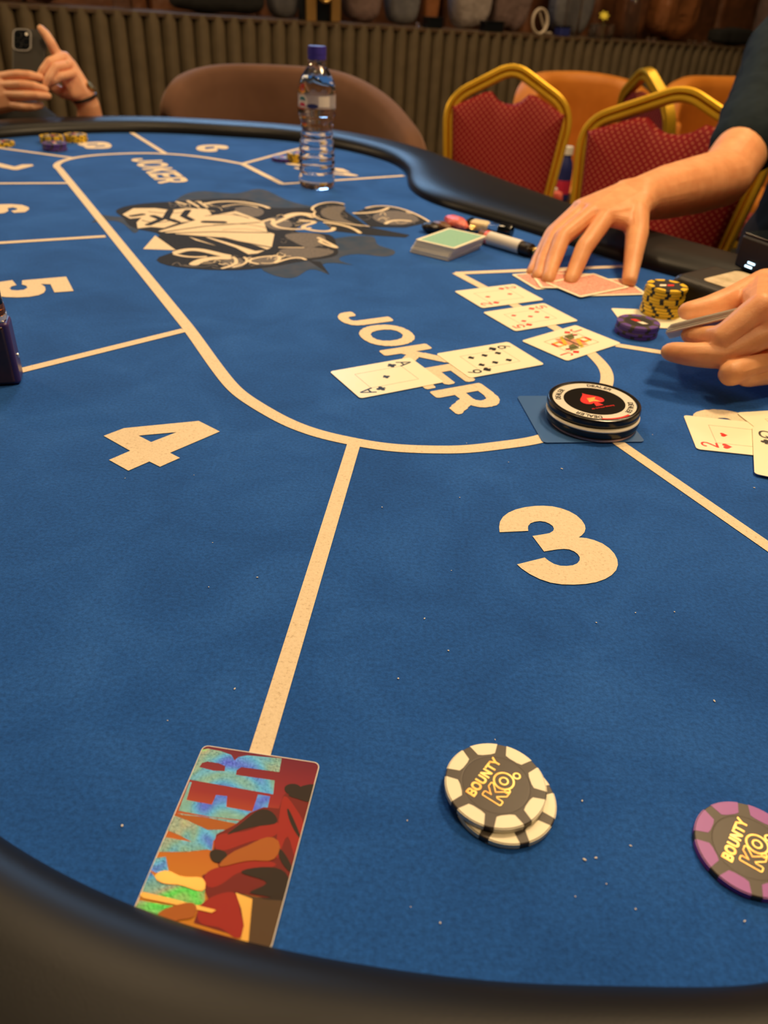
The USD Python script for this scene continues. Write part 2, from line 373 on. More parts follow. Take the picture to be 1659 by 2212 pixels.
mat("foil_tan", (0.085, 0.045, 0.018), 0.42, spec=0.2)
mat("foil_gold", (0.62, 0.34, 0.05), 0.3, metal=0.3)
mat("pet_air", (1.0, 1.0, 1.0), 0.0, extra={"transmission_weight": 1.0, "ior": 0.75})
mat("leather_orange_dark", (0.19, 0.070, 0.022), 0.5, noise=(6.0, (0.28, 0.10, 0.03), 5.0), bump=(8.0, 0.6, 0.03))
mat("brass_dim", (0.50, 0.30, 0.10), 0.4, metal=0.8)

# ================================================================== room
floor = obj("floor", box(9, 12, 0.04, (0, 3.0, FLOOR - 0.02)), "carpet"); tag(floor, "dark greenish grey carpet floor", kind="structure")
ceil = obj("ceiling", box(9, 12, 0.05, (0, 3.0, 2.15)), "plaster"); tag(ceil, "plain dim ceiling", kind="structure")
for nm, c, s in (("wall_left", (-4.4, 3.0, 0.7), (0.1, 12, 2.9)), ("wall_right", (4.4, 3.0, 0.7), (0.1, 12, 2.9)), ("wall_near", (0, -2.9, 0.7), (8.7, 0.1, 2.9)), ("wall_far", (0, 8.9, 0.7), (8.7, 0.1, 2.9))):
    tag(obj(nm, box(*s, c), "plaster"), "plain plastered wall of the card room", kind="structure")

# ------------------------------------------------------------------ the low fluted wall behind the table
PW = 0.0604; WTH = 0.54100; WP = np.array([-1.21247517, 3.1]); WD = np.array([math.cos(WTH), math.sin(WTH)]); WNRM = np.array([math.sin(WTH), -math.cos(WTH)])
def wall_top(y): return 0.193 - 0.041 * (y - 3.1)
wall_back = UsdGeom.Xform.Define(stage, "/World/wall_back").GetPrim()
tag(wall_back, "low olive brown wall of vertical rounded flutes with a ledge on top", kind="structure")
I0, I1 = -18, 80
def flute_mesh(i):
    c = WP + (i + 0.5) * PW * WD
    pts = []
    for k in range(9):
        a = math.pi * k / 8
        pts.append(c - WD * math.cos(a) * PW * 0.49 + WNRM * math.sin(a) * 0.030)
    pts += [c + WD * PW * 0.49 - WNRM * 0.01, c - WD * PW * 0.49 - WNRM * 0.01]
    K = len(pts); v = []; f = []
    for q in pts: v.append([q[0], q[1], FLOOR])
    for q in pts: v.append([q[0], q[1], wall_top(q[1])])
    for k in range(K):
        k2 = (k + 1) % K
        f += [[k, k2, K + k2], [k, K + k2, K + k]]
    v += [[*c, FLOOR], [*c, wall_top(c[1])]]
    for k in range(K):
        k2 = (k + 1) % K
        f += [[2 * K, k2, k], [2 * K + 1, K + k, K + k2]]
    m = trimesh.Trimesh(np.array(v), np.array(f), process=False); m.fix_normals()
    return m
for i in range(I0, I1):
    obj("flute", flute_mesh(i), "flute_paint", wall_back, smooth=40)
def wall_slab(i0, i1, d0, d1, zlo, zhi):
    """a slab along the fluted wall between two distances behind its face; zlo, zhi relative to the wall's top (zlo None: floor)"""
    a, b = WP + i0 * PW * WD, WP + i1 * PW * WD
    v = []
    for q, d in ((a, d0), (b, d0), (b, d1), (a, d1)):
        p = q - WNRM * d; v.append([p[0], p[1], FLOOR if zlo is None else wall_top(q[1]) + zlo])
    for q, d in ((a, d0), (b, d0), (b, d1), (a, d1)):
        p = q - WNRM * d; v.append([p[0], p[1], wall_top(q[1]) + zhi])
    m = trimesh.Trimesh(np.array(v), np.array([[0, 2, 1], [0, 3, 2], [4, 5, 6], [4, 6, 7], [0, 1, 5], [0, 5, 4], [1, 2, 6], [1, 6, 5], [2, 3, 7], [2, 7, 6], [3, 0, 4], [3, 4, 7]]), process=False)
    m.fix_normals(); return m
obj("wall_core", wall_slab(I0, I1, 0.012, 0.30, None, -0.012), "flute_paint", wall_back)
tag(obj("ledge", wall_slab(I0, I1, -0.028, 0.32, -0.0115, 0.0), "ledge_wood", wall_back), "dark wooden ledge")

# ================================================================== the poker table
table = thing("poker_table", "blue felt poker table with printed seat numbers, white lines and black padded rail", "table")
PAIRS = [((-2.008, .31), (-2.108, .31)), ((-1.999, .41), (-2.098, .43)), ((-1.965, .507), (-2.055, .55)), ((-1.912, .60), (-1.99, .665)), ((-1.8536, .69), (-1.91, .775)),
 ((-1.737, .777), (-1.78, .868)), ((-1.63, .815), (-1.65, .912)), ((-1.54, .824), (-1.54, .925)), ((-1.4374, .7995), (-1.44, .928)), ((-1.3535, .758), (-1.35, .93)),
 ((-1.264, .731), (-1.26, .93)), ((-1.193, .732), (-1.19, .93)), ((-1.09, .7576), (-1.09, .93)), ((-.95, .79), (-.95, .935)), ((-.78, .83), (-.80, .955)), ((-.64, .875), (-.64, .985)),
 ((-.5, .87), (-.48, .975)), ((-.4, .83), (-.36, .925)), ((-.3, .765), (-.23, .84)), ((-.2, .665), (-.12, .73)), ((-.1, .52), (-.01, .56)), ((-.056, .40), (.042, .42)),
 ((-.047, .30), (.054, .29)), ((-.060, .203), (.039, .167)), ((-.078, .163), (.016, .107)), ((-.1005, .1195), (-.014, .058)), ((-.127, .077), (-.049, .008)), ((-.170, .0215), (-.101, -.057)),
 ((-.2165, -.0215), (-.156, -.108)), ((-.29, -.065), (-.25, -.16)), ((-.40, -.09), (-.38, -.19)), ((-.6, -.095), (-.6, -.195)), ((-1.0, -.095), (-1.0, -.195)), ((-1.4, -.095), (-1.4, -.195)),
 ((-1.6, -.09), (-1.62, -.19)), ((-1.75, -.05), (-1.79, -.145)), ((-1.86, .01), (-1.93, -.065)), ((-1.95, .09), (-2.035, .035)), ((-1.9985, .2118), (-2.095, .18))]
both = smooth_closed([a + b for a, b in PAIRS], 12)
INNER = np.array([st(*q)[:2] for q in both[:, :2]]); OUTER = np.array([st(*q)[:2] for q in both[:, 2:]])
def rail_mesh():
    RH = 0.0275; N = len(INNER); prof = [(0.0, -0.035), (0.0, -0.004)]
    for k in range(1, 24):
        a = math.pi * (1 - k / 24); ca, sa = math.cos(a), math.sin(a)
        prof.append((0.5 + 0.5 * math.copysign(abs(ca) ** 0.62, ca), RH * abs(sa) ** 0.8 - 0.002))
    prof += [(1.0, -0.004), (1.0, -0.05), (0.93, -0.065), (0.07, -0.06)]
    K = len(prof); v = np.zeros((N, K, 3)); f = []
    for k, (u, z) in enumerate(prof):
        v[:, k, :2] = INNER * (1 - u) + OUTER * u; v[:, k, 2] = z
    for i in range(N):
        j = (i + 1) % N
        for k in range(K):
            k2 = (k + 1) % K
            f += [[i * K + k, j * K + k2, i * K + k2], [i * K + k, j * K + k, j * K + k2]]
    m = trimesh.Trimesh(v.reshape(-1, 3), np.array(f), process=False); m.fix_normals(); return m
felt_poly = Polygon(INNER).buffer(0.004)
def felt_mesh():
    m = trimesh.creation.extrude_polygon(felt_poly, 0.02, engine="earcut"); m.apply_translation((0, 0, -0.02)); return m
obj("felt_top", felt_mesh(), "felt", table)
obj("padded_rail", rail_mesh(), "vinyl_black", table, smooth=45)
ctr = st(-1.0, .40)
under = trimesh.creation.extrude_polygon(Polygon(OUTER).buffer(-0.03), 0.05, engine="earcut"); under.apply_translation((0, 0, -0.11))
obj("table_base_board", under, "ledge_wood", table)
for s0 in (-1.5, -.55):
    obj("pedestal", lathe([(0, 0), (0.24, 0), (0.24, 0.03), (0.09, 0.07), (0.08, 0.64), (0, 0.64)], 32, st(s0, .38, FLOOR)), "chip_black", table, smooth=40)

# ------------------------------------------------------------------ printing on the felt
Z1 = 0.00012
ZL = 0.00045
def printed(name, poly, material="felt_print", z=ZL, label=None, parent=None):
    o = obj(name, flat(poly, z - 0.0001, 0.0002), material, parent or table)
    if label: tag(o, label)
    return o
def line_px(pts, width, cap=2): return LineString([tuple(at(*q)[:2]) for q in pts]).buffer(width / 2, cap_style=cap, join_style=1)
WL = 0.0125
near_arc = [(392.5, 691), (445.8, 763), (483, 813.6), (514.8, 848), (568, 884), (630.8, 917), (693.5, 939), (756, 953.4), (831, 966), (931.7, 972), (1007, 971), (1082, 962.8), (1163.7, 949.6)]
S = [(-1.416, .534), (-1.604, .5235), (-1.66, .489), (-1.715, .44), (-1.748, .38), (-1.755, .31), (-1.74, .245), (-1.70, .200), (-1.632, .1850), (-1.40, .1850), (-1.113, .1850), (-.96, .1855)]
a1 = [tuple(st(*q)[:2]) for q in S[:2]]; a2 = smooth_open([st(*q)[:2] for q in S[1:9]], 70)
b1 = smooth_open([at(*q)[:2] for q in near_arc[:2]] + [at(*q)[:2] for q in near_arc[2:]] + [st(-.475, .46)[:2], at(1309.7, 829)[:2], at(1306.6, 798)[:2], at(1289, 776)[:2], at(1250, 738)[:2]], 120)
b2 = [st(-.8, .5635)[:2], at(985, 590)[:2]]
loop = LineString([*map(tuple, a1), *map(tuple, a2[1:]), *map(tuple, b1), *map(tuple, b2)]).buffer(WL / 2, cap_style=2, join_style=1)
printed("printed_line", loop, label="long racetrack line round the middle of the felt")
for q in ([(765, 958), (555, 1650)], [(1318, 945), (1680, 1196)], [(398, 714), (30, 805)], [(228, 511), (-60, 529)], [(150, 396), (-60, 397)], [(160, 342), (-60, 312)],
          [(360, 334), (283, 286)], [(525, 354), (655, 319)], [(607, 398), (872, 380)], [(985, 591), (1420, 573)], [(1330, 746), (1480, 770)]):
    printed("printed_line", line_px(q, 0.0105).difference(loop))
# seat numbers, traced
T3 = [(150, 420), (145, 360), (155, 300), (190, 245), (250, 200), (330, 165), (430, 140), (540, 126), (640, 123), (740, 130), (840, 152), (930, 185), (1010, 230), (1070, 285), (1105, 340), (1112, 380), (1100, 420), (1070, 455), (1035, 478), (1120, 485), (1210, 508), (1300, 545), (1380, 600), (1435, 660), (1468, 725), (1475, 785), (1455, 845), (1405, 900), (1330, 945), (1230, 980), (1110, 1000), (980, 1008), (850, 1005), (720, 985), (600, 945), (490, 890), (400, 830), (345, 780), (655, 703), (700, 740), (760, 775), (830, 795), (900, 798), (970, 790), (1020, 768), (1045, 735), (1047, 700), (1025, 665), (985, 635), (930, 613), (870, 607), (800, 612), (720, 624), (648, 636), (518, 462), (640, 443), (710, 430), (750, 405), (758, 380), (745, 350), (710, 325), (660, 303), (600, 295), (540, 303), (495, 320), (470, 350), (468, 380), (472, 405)]
printed("printed_number", poly_px(T3, (1050, 1070), 320 / 1659))
p4 = poly_px([(715, 200), (855, 147), (1370, 97), (1515, 170), (1172, 317), (1240, 352), (1103, 413), (1030, 377), (885, 440), (752, 366), (898, 303)], (0, 880), 520 / 1659)
printed("printed_number", p4.difference(poly_px([(955, 198), (1220, 174), (1042, 243)], (0, 880), 520 / 1659)))
k = 420 / 1659
printed("printed_number", poly_px([(0, 636), (-60, 622), (-100, 590), (-90, 550), (-50, 525), (0, 513), (105, 498), (142, 540), (100, 550), (82, 568), (100, 583), (150, 586), (205, 580), (235, 562), (225, 545), (188, 535), (190, 500), (565, 468), (628, 590), (465, 602), (432, 533), (350, 530), (385, 555), (390, 580), (375, 605), (330, 625), (250, 640), (150, 645), (50, 642)], (0, 480), k))
printed("printed_number", poly_px([(-90, 700), (-50, 688), (0, 680), (100, 678), (190, 685), (245, 705), (248, 722), (215, 745), (120, 752), (95, 735), (140, 728), (150, 715), (110, 705), (65, 712), (72, 735), (40, 752), (0, 757), (-70, 750), (-100, 730)], (0, 270), k))
printed("printed_number", poly_px([(-30, 322), (0, 328), (125, 358), (190, 340), (275, 338), (288, 349), (240, 362), (150, 385), (110, 384), (0, 362), (-30, 355)], (0, 270), k))
p8 = poly_px([(665, 168), (700, 152), (760, 148), (890, 147), (935, 160), (952, 182), (920, 200), (840, 204), (740, 202), (715, 185)], (0, 270), k, 4)
printed("printed_number", p8.difference(poly_px([(740, 166), (830, 160), (835, 168), (750, 174)], (0, 270), k)).difference(poly_px([(800, 184), (890, 174), (900, 182), (820, 191)], (0, 270), k)))
p9 = poly_px([(205, 885), (240, 869), (300, 866), (370, 870), (396, 884), (370, 892), (335, 888), (330, 902), (280, 908), (220, 900)], (350, 0), 600 / 1659, 4)
printed("printed_number", p9.difference(poly_px([(255, 880), (310, 876), (315, 886), (260, 893)], (350, 0), 600 / 1659)))
t10 = glyph("10", 1.0, 0.03); bw = t10.bounds[2]
o10, ex10, ey10 = at(700, 345)[:2], (at(640, 376)[:2] - at(700, 345)[:2]) / bw * 0.9, (at(620, 352)[:2] - at(745, 369)[:2]) * -0.62
t1, t2 = at(748, 371)[:2], at(624, 357)[:2]
printed("printed_number", frame_xy(t10, t1 + TE * -0.03, TE * 0.05, (t2 - t1) * 0.95))
t2n = glyph("2", 1.0, 0.05); c2 = at(1572, 925)[:2]
printed("printed_number", frame_xy(affinity.translate(t2n, -t2n.bounds[2] / 2, -0.62), at(1572, 918)[:2], np.array([0.07, 0.01]), np.array([-0.008, 0.062])))
# the two words across the middle: reading towards the near end, letter tops to the right
jk = glyph("JOKER", 1.0, 0.028); jw = jk.bounds[2]
def word(s0, s1, t0, t1):
    o = st(s0, t0)[:2]
    return frame_xy(jk, o, TE * (s1 - s0) / jw, TN * (t1 - t0))
printed("printed_lettering", word(-.7755, -.5115, .3515, .4010), label="word JOKER nearer the cards")
printed("printed_lettering", word(-1.700, -1.470, .3290, .3790), label="word JOKER at the far end of the felt")
# the illustration: a fan of cards, gloved hand, coat and broad hat in charcoal and cream (a generic stand-in)
AO, AS = (180, 380), 780 / 1659
def art(pts, c=0): return poly_px(pts, AO, AS, c)
smoke = unary_union([art(q, 5) for q in ([(420, 120), (560, 70), (700, 80), (800, 60), (900, 95), (1050, 140), (1200, 170), (1000, 220), (600, 200), (430, 150)],
    [(820, 420), (1000, 390), (1150, 290), (1330, 280), (1360, 320), (1430, 345), (1400, 370), (1260, 360), (1180, 390), (1240, 410), (1130, 400), (1100, 430), (1130, 455), (1060, 430), (960, 470), (870, 455)],
    [(20, 155), (90, 180), (180, 190), (260, 240), (240, 262), (110, 205), (40, 215), (60, 195)])])
printed("printed_illustration", smoke, "print_smoke", Z1, "smoky grey wash of the illustration")
dark = unary_union([art([(150, 160), (220, 135), (420, 118), (560, 108), (760, 110), (860, 145), (1060, 150), (1080, 180), (1000, 260), (1100, 265), (1165, 330), (1165, 365), (1000, 395), (860, 420), (640, 434), (480, 425), (380, 410), (340, 378), (420, 345), (300, 330), (350, 270), (250, 245), (180, 190)], 4),
    art([(1055, 150), (1100, 122), (1195, 125), (1205, 162), (1310, 235), (1500, 272), (1480, 284), (1300, 272), (1150, 254), (1075, 192)]),
    art([(1240, 172), (1330, 136), (1450, 148), (1560, 188), (1592, 214), (1480, 238), (1320, 236)]), art([(1030, 388), (1130, 452), (1090, 395)])])
printed("printed_illustration", dark, "print_charcoal", Z1 + 0.00005, "charcoal coat and hat shapes of the illustration")
grey = [[(700, 150), (760, 140), (830, 165), (780, 190)], [(830, 215), (880, 190), (960, 230), (900, 250)], [(930, 270), (1090, 270), (1040, 330), (960, 300)], [(900, 345), (1060, 330), (1150, 345), (960, 378)], [(690, 375), (740, 395), (700, 425), (650, 420)], [(800, 375), (900, 375), (850, 410), (790, 405)], [(1090, 170), (1150, 140), (1190, 140), (1180, 180), (1280, 235), (1180, 215)], [(1330, 195), (1430, 160), (1540, 200), (1420, 225)]]
printed("printed_illustration", unary_union([art(q, 4) for q in grey]), "print_grey", Z1 + 0.0001, "grey folds of the illustration")
fan = art([(345, 255), (580, 185), (700, 163), (760, 185), (830, 213), (845, 258), (878, 268), (865, 330), (800, 357), (720, 365), (640, 330), (420, 270)])
cuts = unary_union([LineString(on_table(q, AO, AS)).buffer(w / 2) for q, w in (([(345, 262), (560, 232), (830, 213)], .004), ([(345, 266), (600, 258), (850, 262)], .004), ([(430, 270), (620, 285), (866, 330)], .004), ([(560, 212), (640, 214)], .014), ([(690, 175), (760, 195)], .003))]
    + [art(q) for q in ([(380, 268), (470, 272), (620, 352), (600, 362), (480, 312)], [(470, 275), (560, 282), (700, 330), (760, 362), (720, 366), (600, 318)], [(560, 278), (650, 284), (800, 322), (850, 342), (790, 346), (660, 306)], [(360, 262), (420, 264), (520, 330), (440, 300)])])
glove = art([(180, 178), (230, 150), (330, 149), (400, 158), (470, 150), (570, 153), (590, 178), (540, 205), (440, 215), (370, 240), (310, 235), (250, 242), (245, 215), (268, 192), (215, 197)])
gcuts = unary_union([LineString(on_table(q, AO, AS)).buffer(.0055) for q in ([(320, 185), (360, 200), (300, 225)], [(400, 160), (380, 195), (430, 212)], [(480, 160), (460, 185), (500, 205)], [(225, 185), (270, 178)])])
strokes = [([(430, 120), (470, 132)], 6), ([(480, 115), (525, 140)], 6), ([(530, 120), (570, 145)], 5), ([(560, 130), (680, 118), (780, 128), (850, 148)], 8), ([(640, 142), (740, 132), (800, 145)], 4),
    ([(820, 212), (870, 200), (880, 230), (960, 245), (1040, 240)], 7), ([(870, 220), (930, 195), (1000, 178), (1050, 190)], 9), ([(930, 185), (990, 172), (1050, 178)], 9), ([(1000, 205), (1060, 215), (1010, 235), (1090, 255), (1150, 240)], 8), ([(1110, 215), (1200, 230), (1270, 262)], 7),
    ([(1060, 160), (1085, 130), (1140, 122), (1195, 130)], 5), ([(1065, 165), (1110, 205), (1220, 222), (1310, 232)], 4), ([(1245, 172), (1310, 170), (1400, 148)], 7), ([(1300, 148), (1400, 140), (1500, 165), (1590, 212)], 5), ([(1390, 220), (1440, 205), (1500, 208)], 7),
    ([(1080, 285), (1110, 300), (1160, 330), (1120, 318), (1090, 298)], 6), ([(430, 352), (520, 340), (600, 355), (660, 368)], 13), ([(510, 405), (560, 385), (660, 378)], 14), ([(640, 425), (700, 400), (690, 375)], 5), ([(690, 420), (750, 395), (740, 375)], 4), ([(800, 405), (850, 370), (900, 372), (880, 400), (950, 380), (1020, 385)], 5), ([(900, 330), (1010, 330)], 3), ([(420, 360), (480, 372), (560, 372)], 6)]
st_poly = unary_union([LineString(smooth_open(on_table(q, AO, AS), 24)).buffer(w * 0.00046) for q, w in strokes if len(q) > 2] + [LineString(on_table(q, AO, AS)).buffer(w * 0.00046) for q, w in strokes if len(q) == 2])
cream = unary_union([fan.difference(cuts), glove.difference(gcuts), art([(275, 337), (330, 275), (425, 342)]), st_poly])
arng = np.random.default_rng(11)
def hatch(regions, n, w0, w1):
    out = []
    for k_ in range(n):
        x0, y0, x1, y1, sl = regions[k_ % len(regions)]
        a_, b_ = arng.uniform(x0, x1), arng.uniform(y0, y1); L__ = arng.uniform(25, 80); cv = arng.uniform(-14, 14)
        q = [(a_, b_), (a_ + L__ * .5, b_ + L__ * .5 * sl + cv), (a_ + L__, b_ + L__ * sl)]
        ln = LineString(smooth_open(on_table(q, AO, AS), 14)); out.append(ln.buffer(arng.uniform(w0, w1)))
    return unary_union(out).intersection(dark)
fine = hatch([(380, 120, 800, 150, .05), (640, 370, 1000, 420, -.15), (830, 180, 1060, 250, .1), (900, 280, 1120, 370, -.1), (400, 370, 620, 420, .1), (1080, 130, 1180, 220, .5), (1260, 140, 1540, 225, .1)], 90, .0004, .0013)
tag(printed("printed_hatching", fine, "print_grey", Z1 + 0.00013, "fine grey hatching of the illustration"), kind="stuff")
cream = cream.union(hatch([(700, 360, 900, 415, -.2), (860, 180, 1040, 250, .1), (420, 112, 560, 140, .3), (500, 380, 680, 415, 0), (1300, 150, 1500, 210, .1)], 34, .0004, .0012))
dk_fold = unary_union([LineString(smooth_open(on_table(q, AO, AS), 16)).buffer(w_) for q, w_ in (([(560, 185), (660, 178), (760, 195)], .0012), ([(600, 225), (720, 222), (840, 240)], .0010), ([(300, 165), (380, 172), (470, 168)], .0014), ([(270, 205), (330, 215), (420, 200)], .0014), ([(640, 250), (740, 245), (850, 262)], .0008))])
cream = cream.difference(dk_fold)
printed("printed_illustration", cream, "felt_print", Z1 + 0.00015, "cream fan of cards, gloved hand and outlines of the illustration")

# ================================================================== playing cards
def rounded(w, h, r): return sbox(-w / 2 + r, -h / 2 + r, w / 2 - r, h / 2 - r).buffer(r, quad_segs=6)
CL, CW = 0.0885, 0.063
def heart():
    t = np.linspace(0, 2 * np.pi, 40, endpoint=False)
    return Polygon(np.stack([16 * np.sin(t) ** 3, 13 * np.cos(t) - 5 * np.cos(2 * t) - 2 * np.cos(3 * t) - np.cos(4 * t)], 1) / 34).buffer(0)
def diamond(): return Polygon([(0, -.52), (.40, 0), (0, .52), (-.40, 0)])
def stem(): return Polygon([(-.03, .1), (.03, .1), (.16, -.5), (-.16, -.5)])
def spade(): return unary_union([affinity.translate(affinity.scale(heart(), 1, -1, origin=(0, 0)), 0, .05), stem()])
def club(): return unary_union([Point(0, .24).buffer(.22), Point(-.25, -.10).buffer(.22), Point(.25, -.10).buffer(.22), Point(0, 0).buffer(.1), stem()])
PIP = {"hearts": heart(), "diamonds": diamond(), "spades": spade(), "clubs": club()}
def place(p, x, y, size, flip=False):
    q = affinity.scale(p, size, size, origin=(0, 0))
    if flip: q = affinity.rotate(q, 180, origin=(0, 0))
    return affinity.translate(q, x, y)
CARD_T = 0.00045
def card_stock(parent): obj("card_stock", flat(rounded(CL, CW, 0.0035), 0.0, CARD_T), "card_face", parent)
def face_print(parent, name, poly, ink): obj(name, flat(poly, CARD_T - 0.00005, 0.0001), ink, parent)
def make_card(rank, suit, label, loc, ang, group=None):
    """local axes: x to the card's top, y to its left edge, so that the upright index stands at the upper left"""
    t = thing("playing_card", label, "playing card", loc, ang, group)
    card_stock(t)
    ink = "ink_red" if suit in ("hearts", "diamonds") else "ink_black"
    up = lambda p: affinity.rotate(p, -90, origin=(0, 0))     # a figure drawn upright (y up) turned so that its top points along +x
    R = glyph(rank, 0.0138, 0.012, bold=False); R = affinity.translate(R, -R.bounds[2] / 2, -0.0069)
    for s in (1, -1):
        g = affinity.translate(up(affinity.scale(R, 0.92, 1.0, origin=(0, 0))), CL / 2 - 0.0125, CW / 2 - 0.0105)
        p = affinity.translate(up(place(PIP[suit], 0, 0, 0.0095)), CL / 2 - 0.0265, CW / 2 - 0.0105)
        if s < 0: g, p = affinity.rotate(g, 180, origin=(0, 0)), affinity.rotate(p, 180, origin=(0, 0))
        face_print(t, "corner_index", g, ink); face_print(t, "corner_pip", p, ink)
    fr = sbox(-0.0255, -0.0165, 0.0255, 0.0165)
    if rank != "J":
        face_print(t, "frame_line", fr.difference(fr.buffer(-0.00032, join_style=2)), "ink_brown")
    spots = {"A": [(0, 0)], "2": [(.016, 0), (-.016, 0)], "5": [(.0165, .0095), (.0165, -.0095), (0, 0), (-.0165, .0095), (-.0165, -.0095)],
             "6": [(.0165, .0095), (.0165, -.0095), (0, .0095), (0, -.0095), (-.0165, .0095), (-.0165, -.0095)], "Q": [], "J": [], "9": [(.0165, .0095), (.0165, -.0095), (0, 0), (-.0165, .0095), (-.0165, -.0095)]}[rank]
    for x, y in spots:
        face_print(t, "pip", affinity.translate(up(place(PIP[suit], 0, 0, 0.0075, x < -0.001)), x, y), ink)
    if rank in "JQ":
        court = group_of("court_picture", t)
        def cp(name, poly, ink_, dz=0.0): obj(name, flat(poly, CARD_T - 0.00005 + dz, 0.0001), ink_, court)
        half = lambda pts: unary_union([Polygon(pts).buffer(0), affinity.rotate(Polygon(pts).buffer(0), 180, origin=(0, 0))])
        cp("court_border", fr.difference(fr.buffer(-0.0006, join_style=2)), "ink_olive")
        cp("court_coat", half([(.001, -.013), (.010, -.015), (.012, -.004), (.009, .006), (.001, .012), (-.006, .003)]), "ink_rose")
        cp("court_sleeve", half([(.002, .004), (.012, .006), (.020, .0155), (.006, .0155)]), "ink_olive", 0.00003)
        cp("court_collar", half([(.010, -.006), (.0135, -.010), (.0135, .004), (.010, .002)]), "ink_red", 0.00004)
        cp("court_hair", half([(.0135, -.0085), (.0215, -.0085), (.0215, .003), (.0135, .003)]), "ink_yellow", 0.00004)
        cp("court_face", half([(.0140, -.0050), (.0205, -.0050), (.0205, .0005), (.0140, .0005)]), "card_face", 0.00008)
        cp("court_hat", half([(.0210, -.0095), (.0245, -.0070), (.0245, .0010), (.0210, .0040)]), "ink_red", 0.00006)
        cp("court_sash", half([(-.004, -.016), (.001, -.016), (.013, .0), (.010, .004)]), "ink_yellow", 0.00006)
        cp("court_staff", half([(-.002, .0120), (.022, .0095), (.022, .0108), (-.002, .0133)]), "ink_black", 0.00008)
        cp("court_belt", half([(-.0012, -.010), (.0012, -.010), (.0012, .010), (-.0012, .010)]), "ink_black", 0.00007)
        cp("court_pip", unary_union([affinity.translate(up(place(PIP[suit], 0, 0, .0065)), .0195, .0115), affinity.translate(up(place(PIP[suit], 0, 0, .0065, True)), -.0195, -.0115)]), ink, 0.00006)
    return t
BOARD = "board cards laid face up along the felt"
Z0 = 0.0006
make_card("A", "clubs", "ace of clubs lying face up across the printed word, nearest of the five board cards", (-0.0049, 0.6859, Z0), 0.5358, BOARD)
make_card("6", "spades", "six of spades lying face up beside the ace of clubs on the felt", (0.0971, 0.7433, Z0), 0.5159, BOARD)
make_card("J", "diamonds", "jack of diamonds lying face up with its coloured court picture on the felt", (0.1888, 0.8024, Z0), 0.7046, BOARD)
make_card("5", "diamonds", "five of diamonds lying face up between the jack and the two of diamonds", (0.1538, 0.8744, Z0), 0.5256, BOARD)
make_card("2", "diamonds", "two of diamonds lying face up, farthest of the five board cards", (0.1239, 0.9424, Z0), 0.499, BOARD)
# the hand at the right edge
def card_at(corner_tl, corner_bl, z):
    """centre and angle of a card from its top-left and top-right corners (in the card's own sense)"""
    a, b = at(*corner_tl, z)[:2], at(*corner_bl, z)[:2]
    y = (a - b) / np.linalg.norm(a - b); x = np.array([y[1], -y[0]])
    c = (a + b) / 2 - x * CL / 2
    return (c[0], c[1], z), math.atan2(x[1], x[0])
c, a = card_at((1505, 972), (1475.5, 896.5), Z0)
make_card("2", "hearts", "two of hearts lying face up at the right edge, partly under the queen", c, a)
c, a = card_at((1592, 893), (1660, 950), 0.0012)
a3 = math.radians(13.9); e3 = np.array([math.cos(a3), math.sin(a3)]); f3 = np.array([math.sin(a3), -math.cos(a3)])
c3 = at(1590.5, 892, 0.0012)[:2] + e3 * CL / 2 + f3 * CW / 2
make_card("9", "diamonds", "red suited card lying face up at the right edge, mostly under the queen of clubs", (c3[0], c3[1], 0.0012), a3 + math.pi)
aq = math.radians(71.4); qm = (at(1624.5, 920, 0.002)[:2] + at(1629.5, 1026, 0.002)[:2]) / 2; qc = qm + np.array([math.sin(aq), -math.cos(aq)]) * CW / 2
make_card("Q", "clubs", "queen of clubs lying face up on top of two red cards at the right edge", (*qc, 0.0021), aq)
# the discarded cards under the hand, backs up
def back_card(label, loc, ang, ink, group=None):
    t = thing("face_down_card", label, "playing card", loc, ang, group)
    card_stock(t)
    obj("back_print", flat(rounded(CL - 0.008, CW - 0.008, 0.002), CARD_T - 0.00005, 0.0001), ink, t)
    return t
MUCK = "red backed cards under the reaching hand"
def by_px(px, z): return at(px[0], px[1], z)[:2]
for i, (px, ang, lab) in enumerate([((1195, 603), 0.42, "red backed card lying face down under the little finger, leftmost of the discards"), ((1305, 621), 0.25, "red backed card lying face down beside the thumb, rightmost of the discards"),
                               ((1228, 608), 0.10, "red backed card lying face down under the middle fingers of the reaching hand"), ((1268, 618), 0.62, "red backed card lying face down on top of the discards under the index finger")]):
    q = by_px(px, 0.001)
    back_card(lab, (q[0], q[1], Z0 + 0.0006 * i), ang, "back_red", MUCK)
# cream card face under the yellow chips, and the blue cut card under the dealer button
t = thing("paper_slip", "plain cream card lying under the yellow chip stack", "card", (*by_px((1415, 690), 0)[:2], Z0), 0.05)
obj("card_stock", flat(rounded(CL, CW * 0.95, 0.003), 0, CARD_T), "card_face", t)
cc = np.array([at(1116, 858)[:2], at(1172, 958)[:2]])
yv = (cc[0] - cc[1]) / np.linalg.norm(cc[0] - cc[1]); xv = np.array([yv[1], -yv[0]])
cen = (cc[0] + cc[1]) / 2 + xv * 0.044
cl_ = np.linalg.norm(cc[0] - cc[1])
t = thing("cut_card", "plain blue plastic cut card lying half under the dealer button", "cut card", (cen[0], cen[1], Z0), math.atan2(xv[1], xv[0]))
obj("plastic_sheet", flat(rounded(0.088, cl_ + 0.001, 0.004), 0, 0.0005), "cut_card_blue", t)

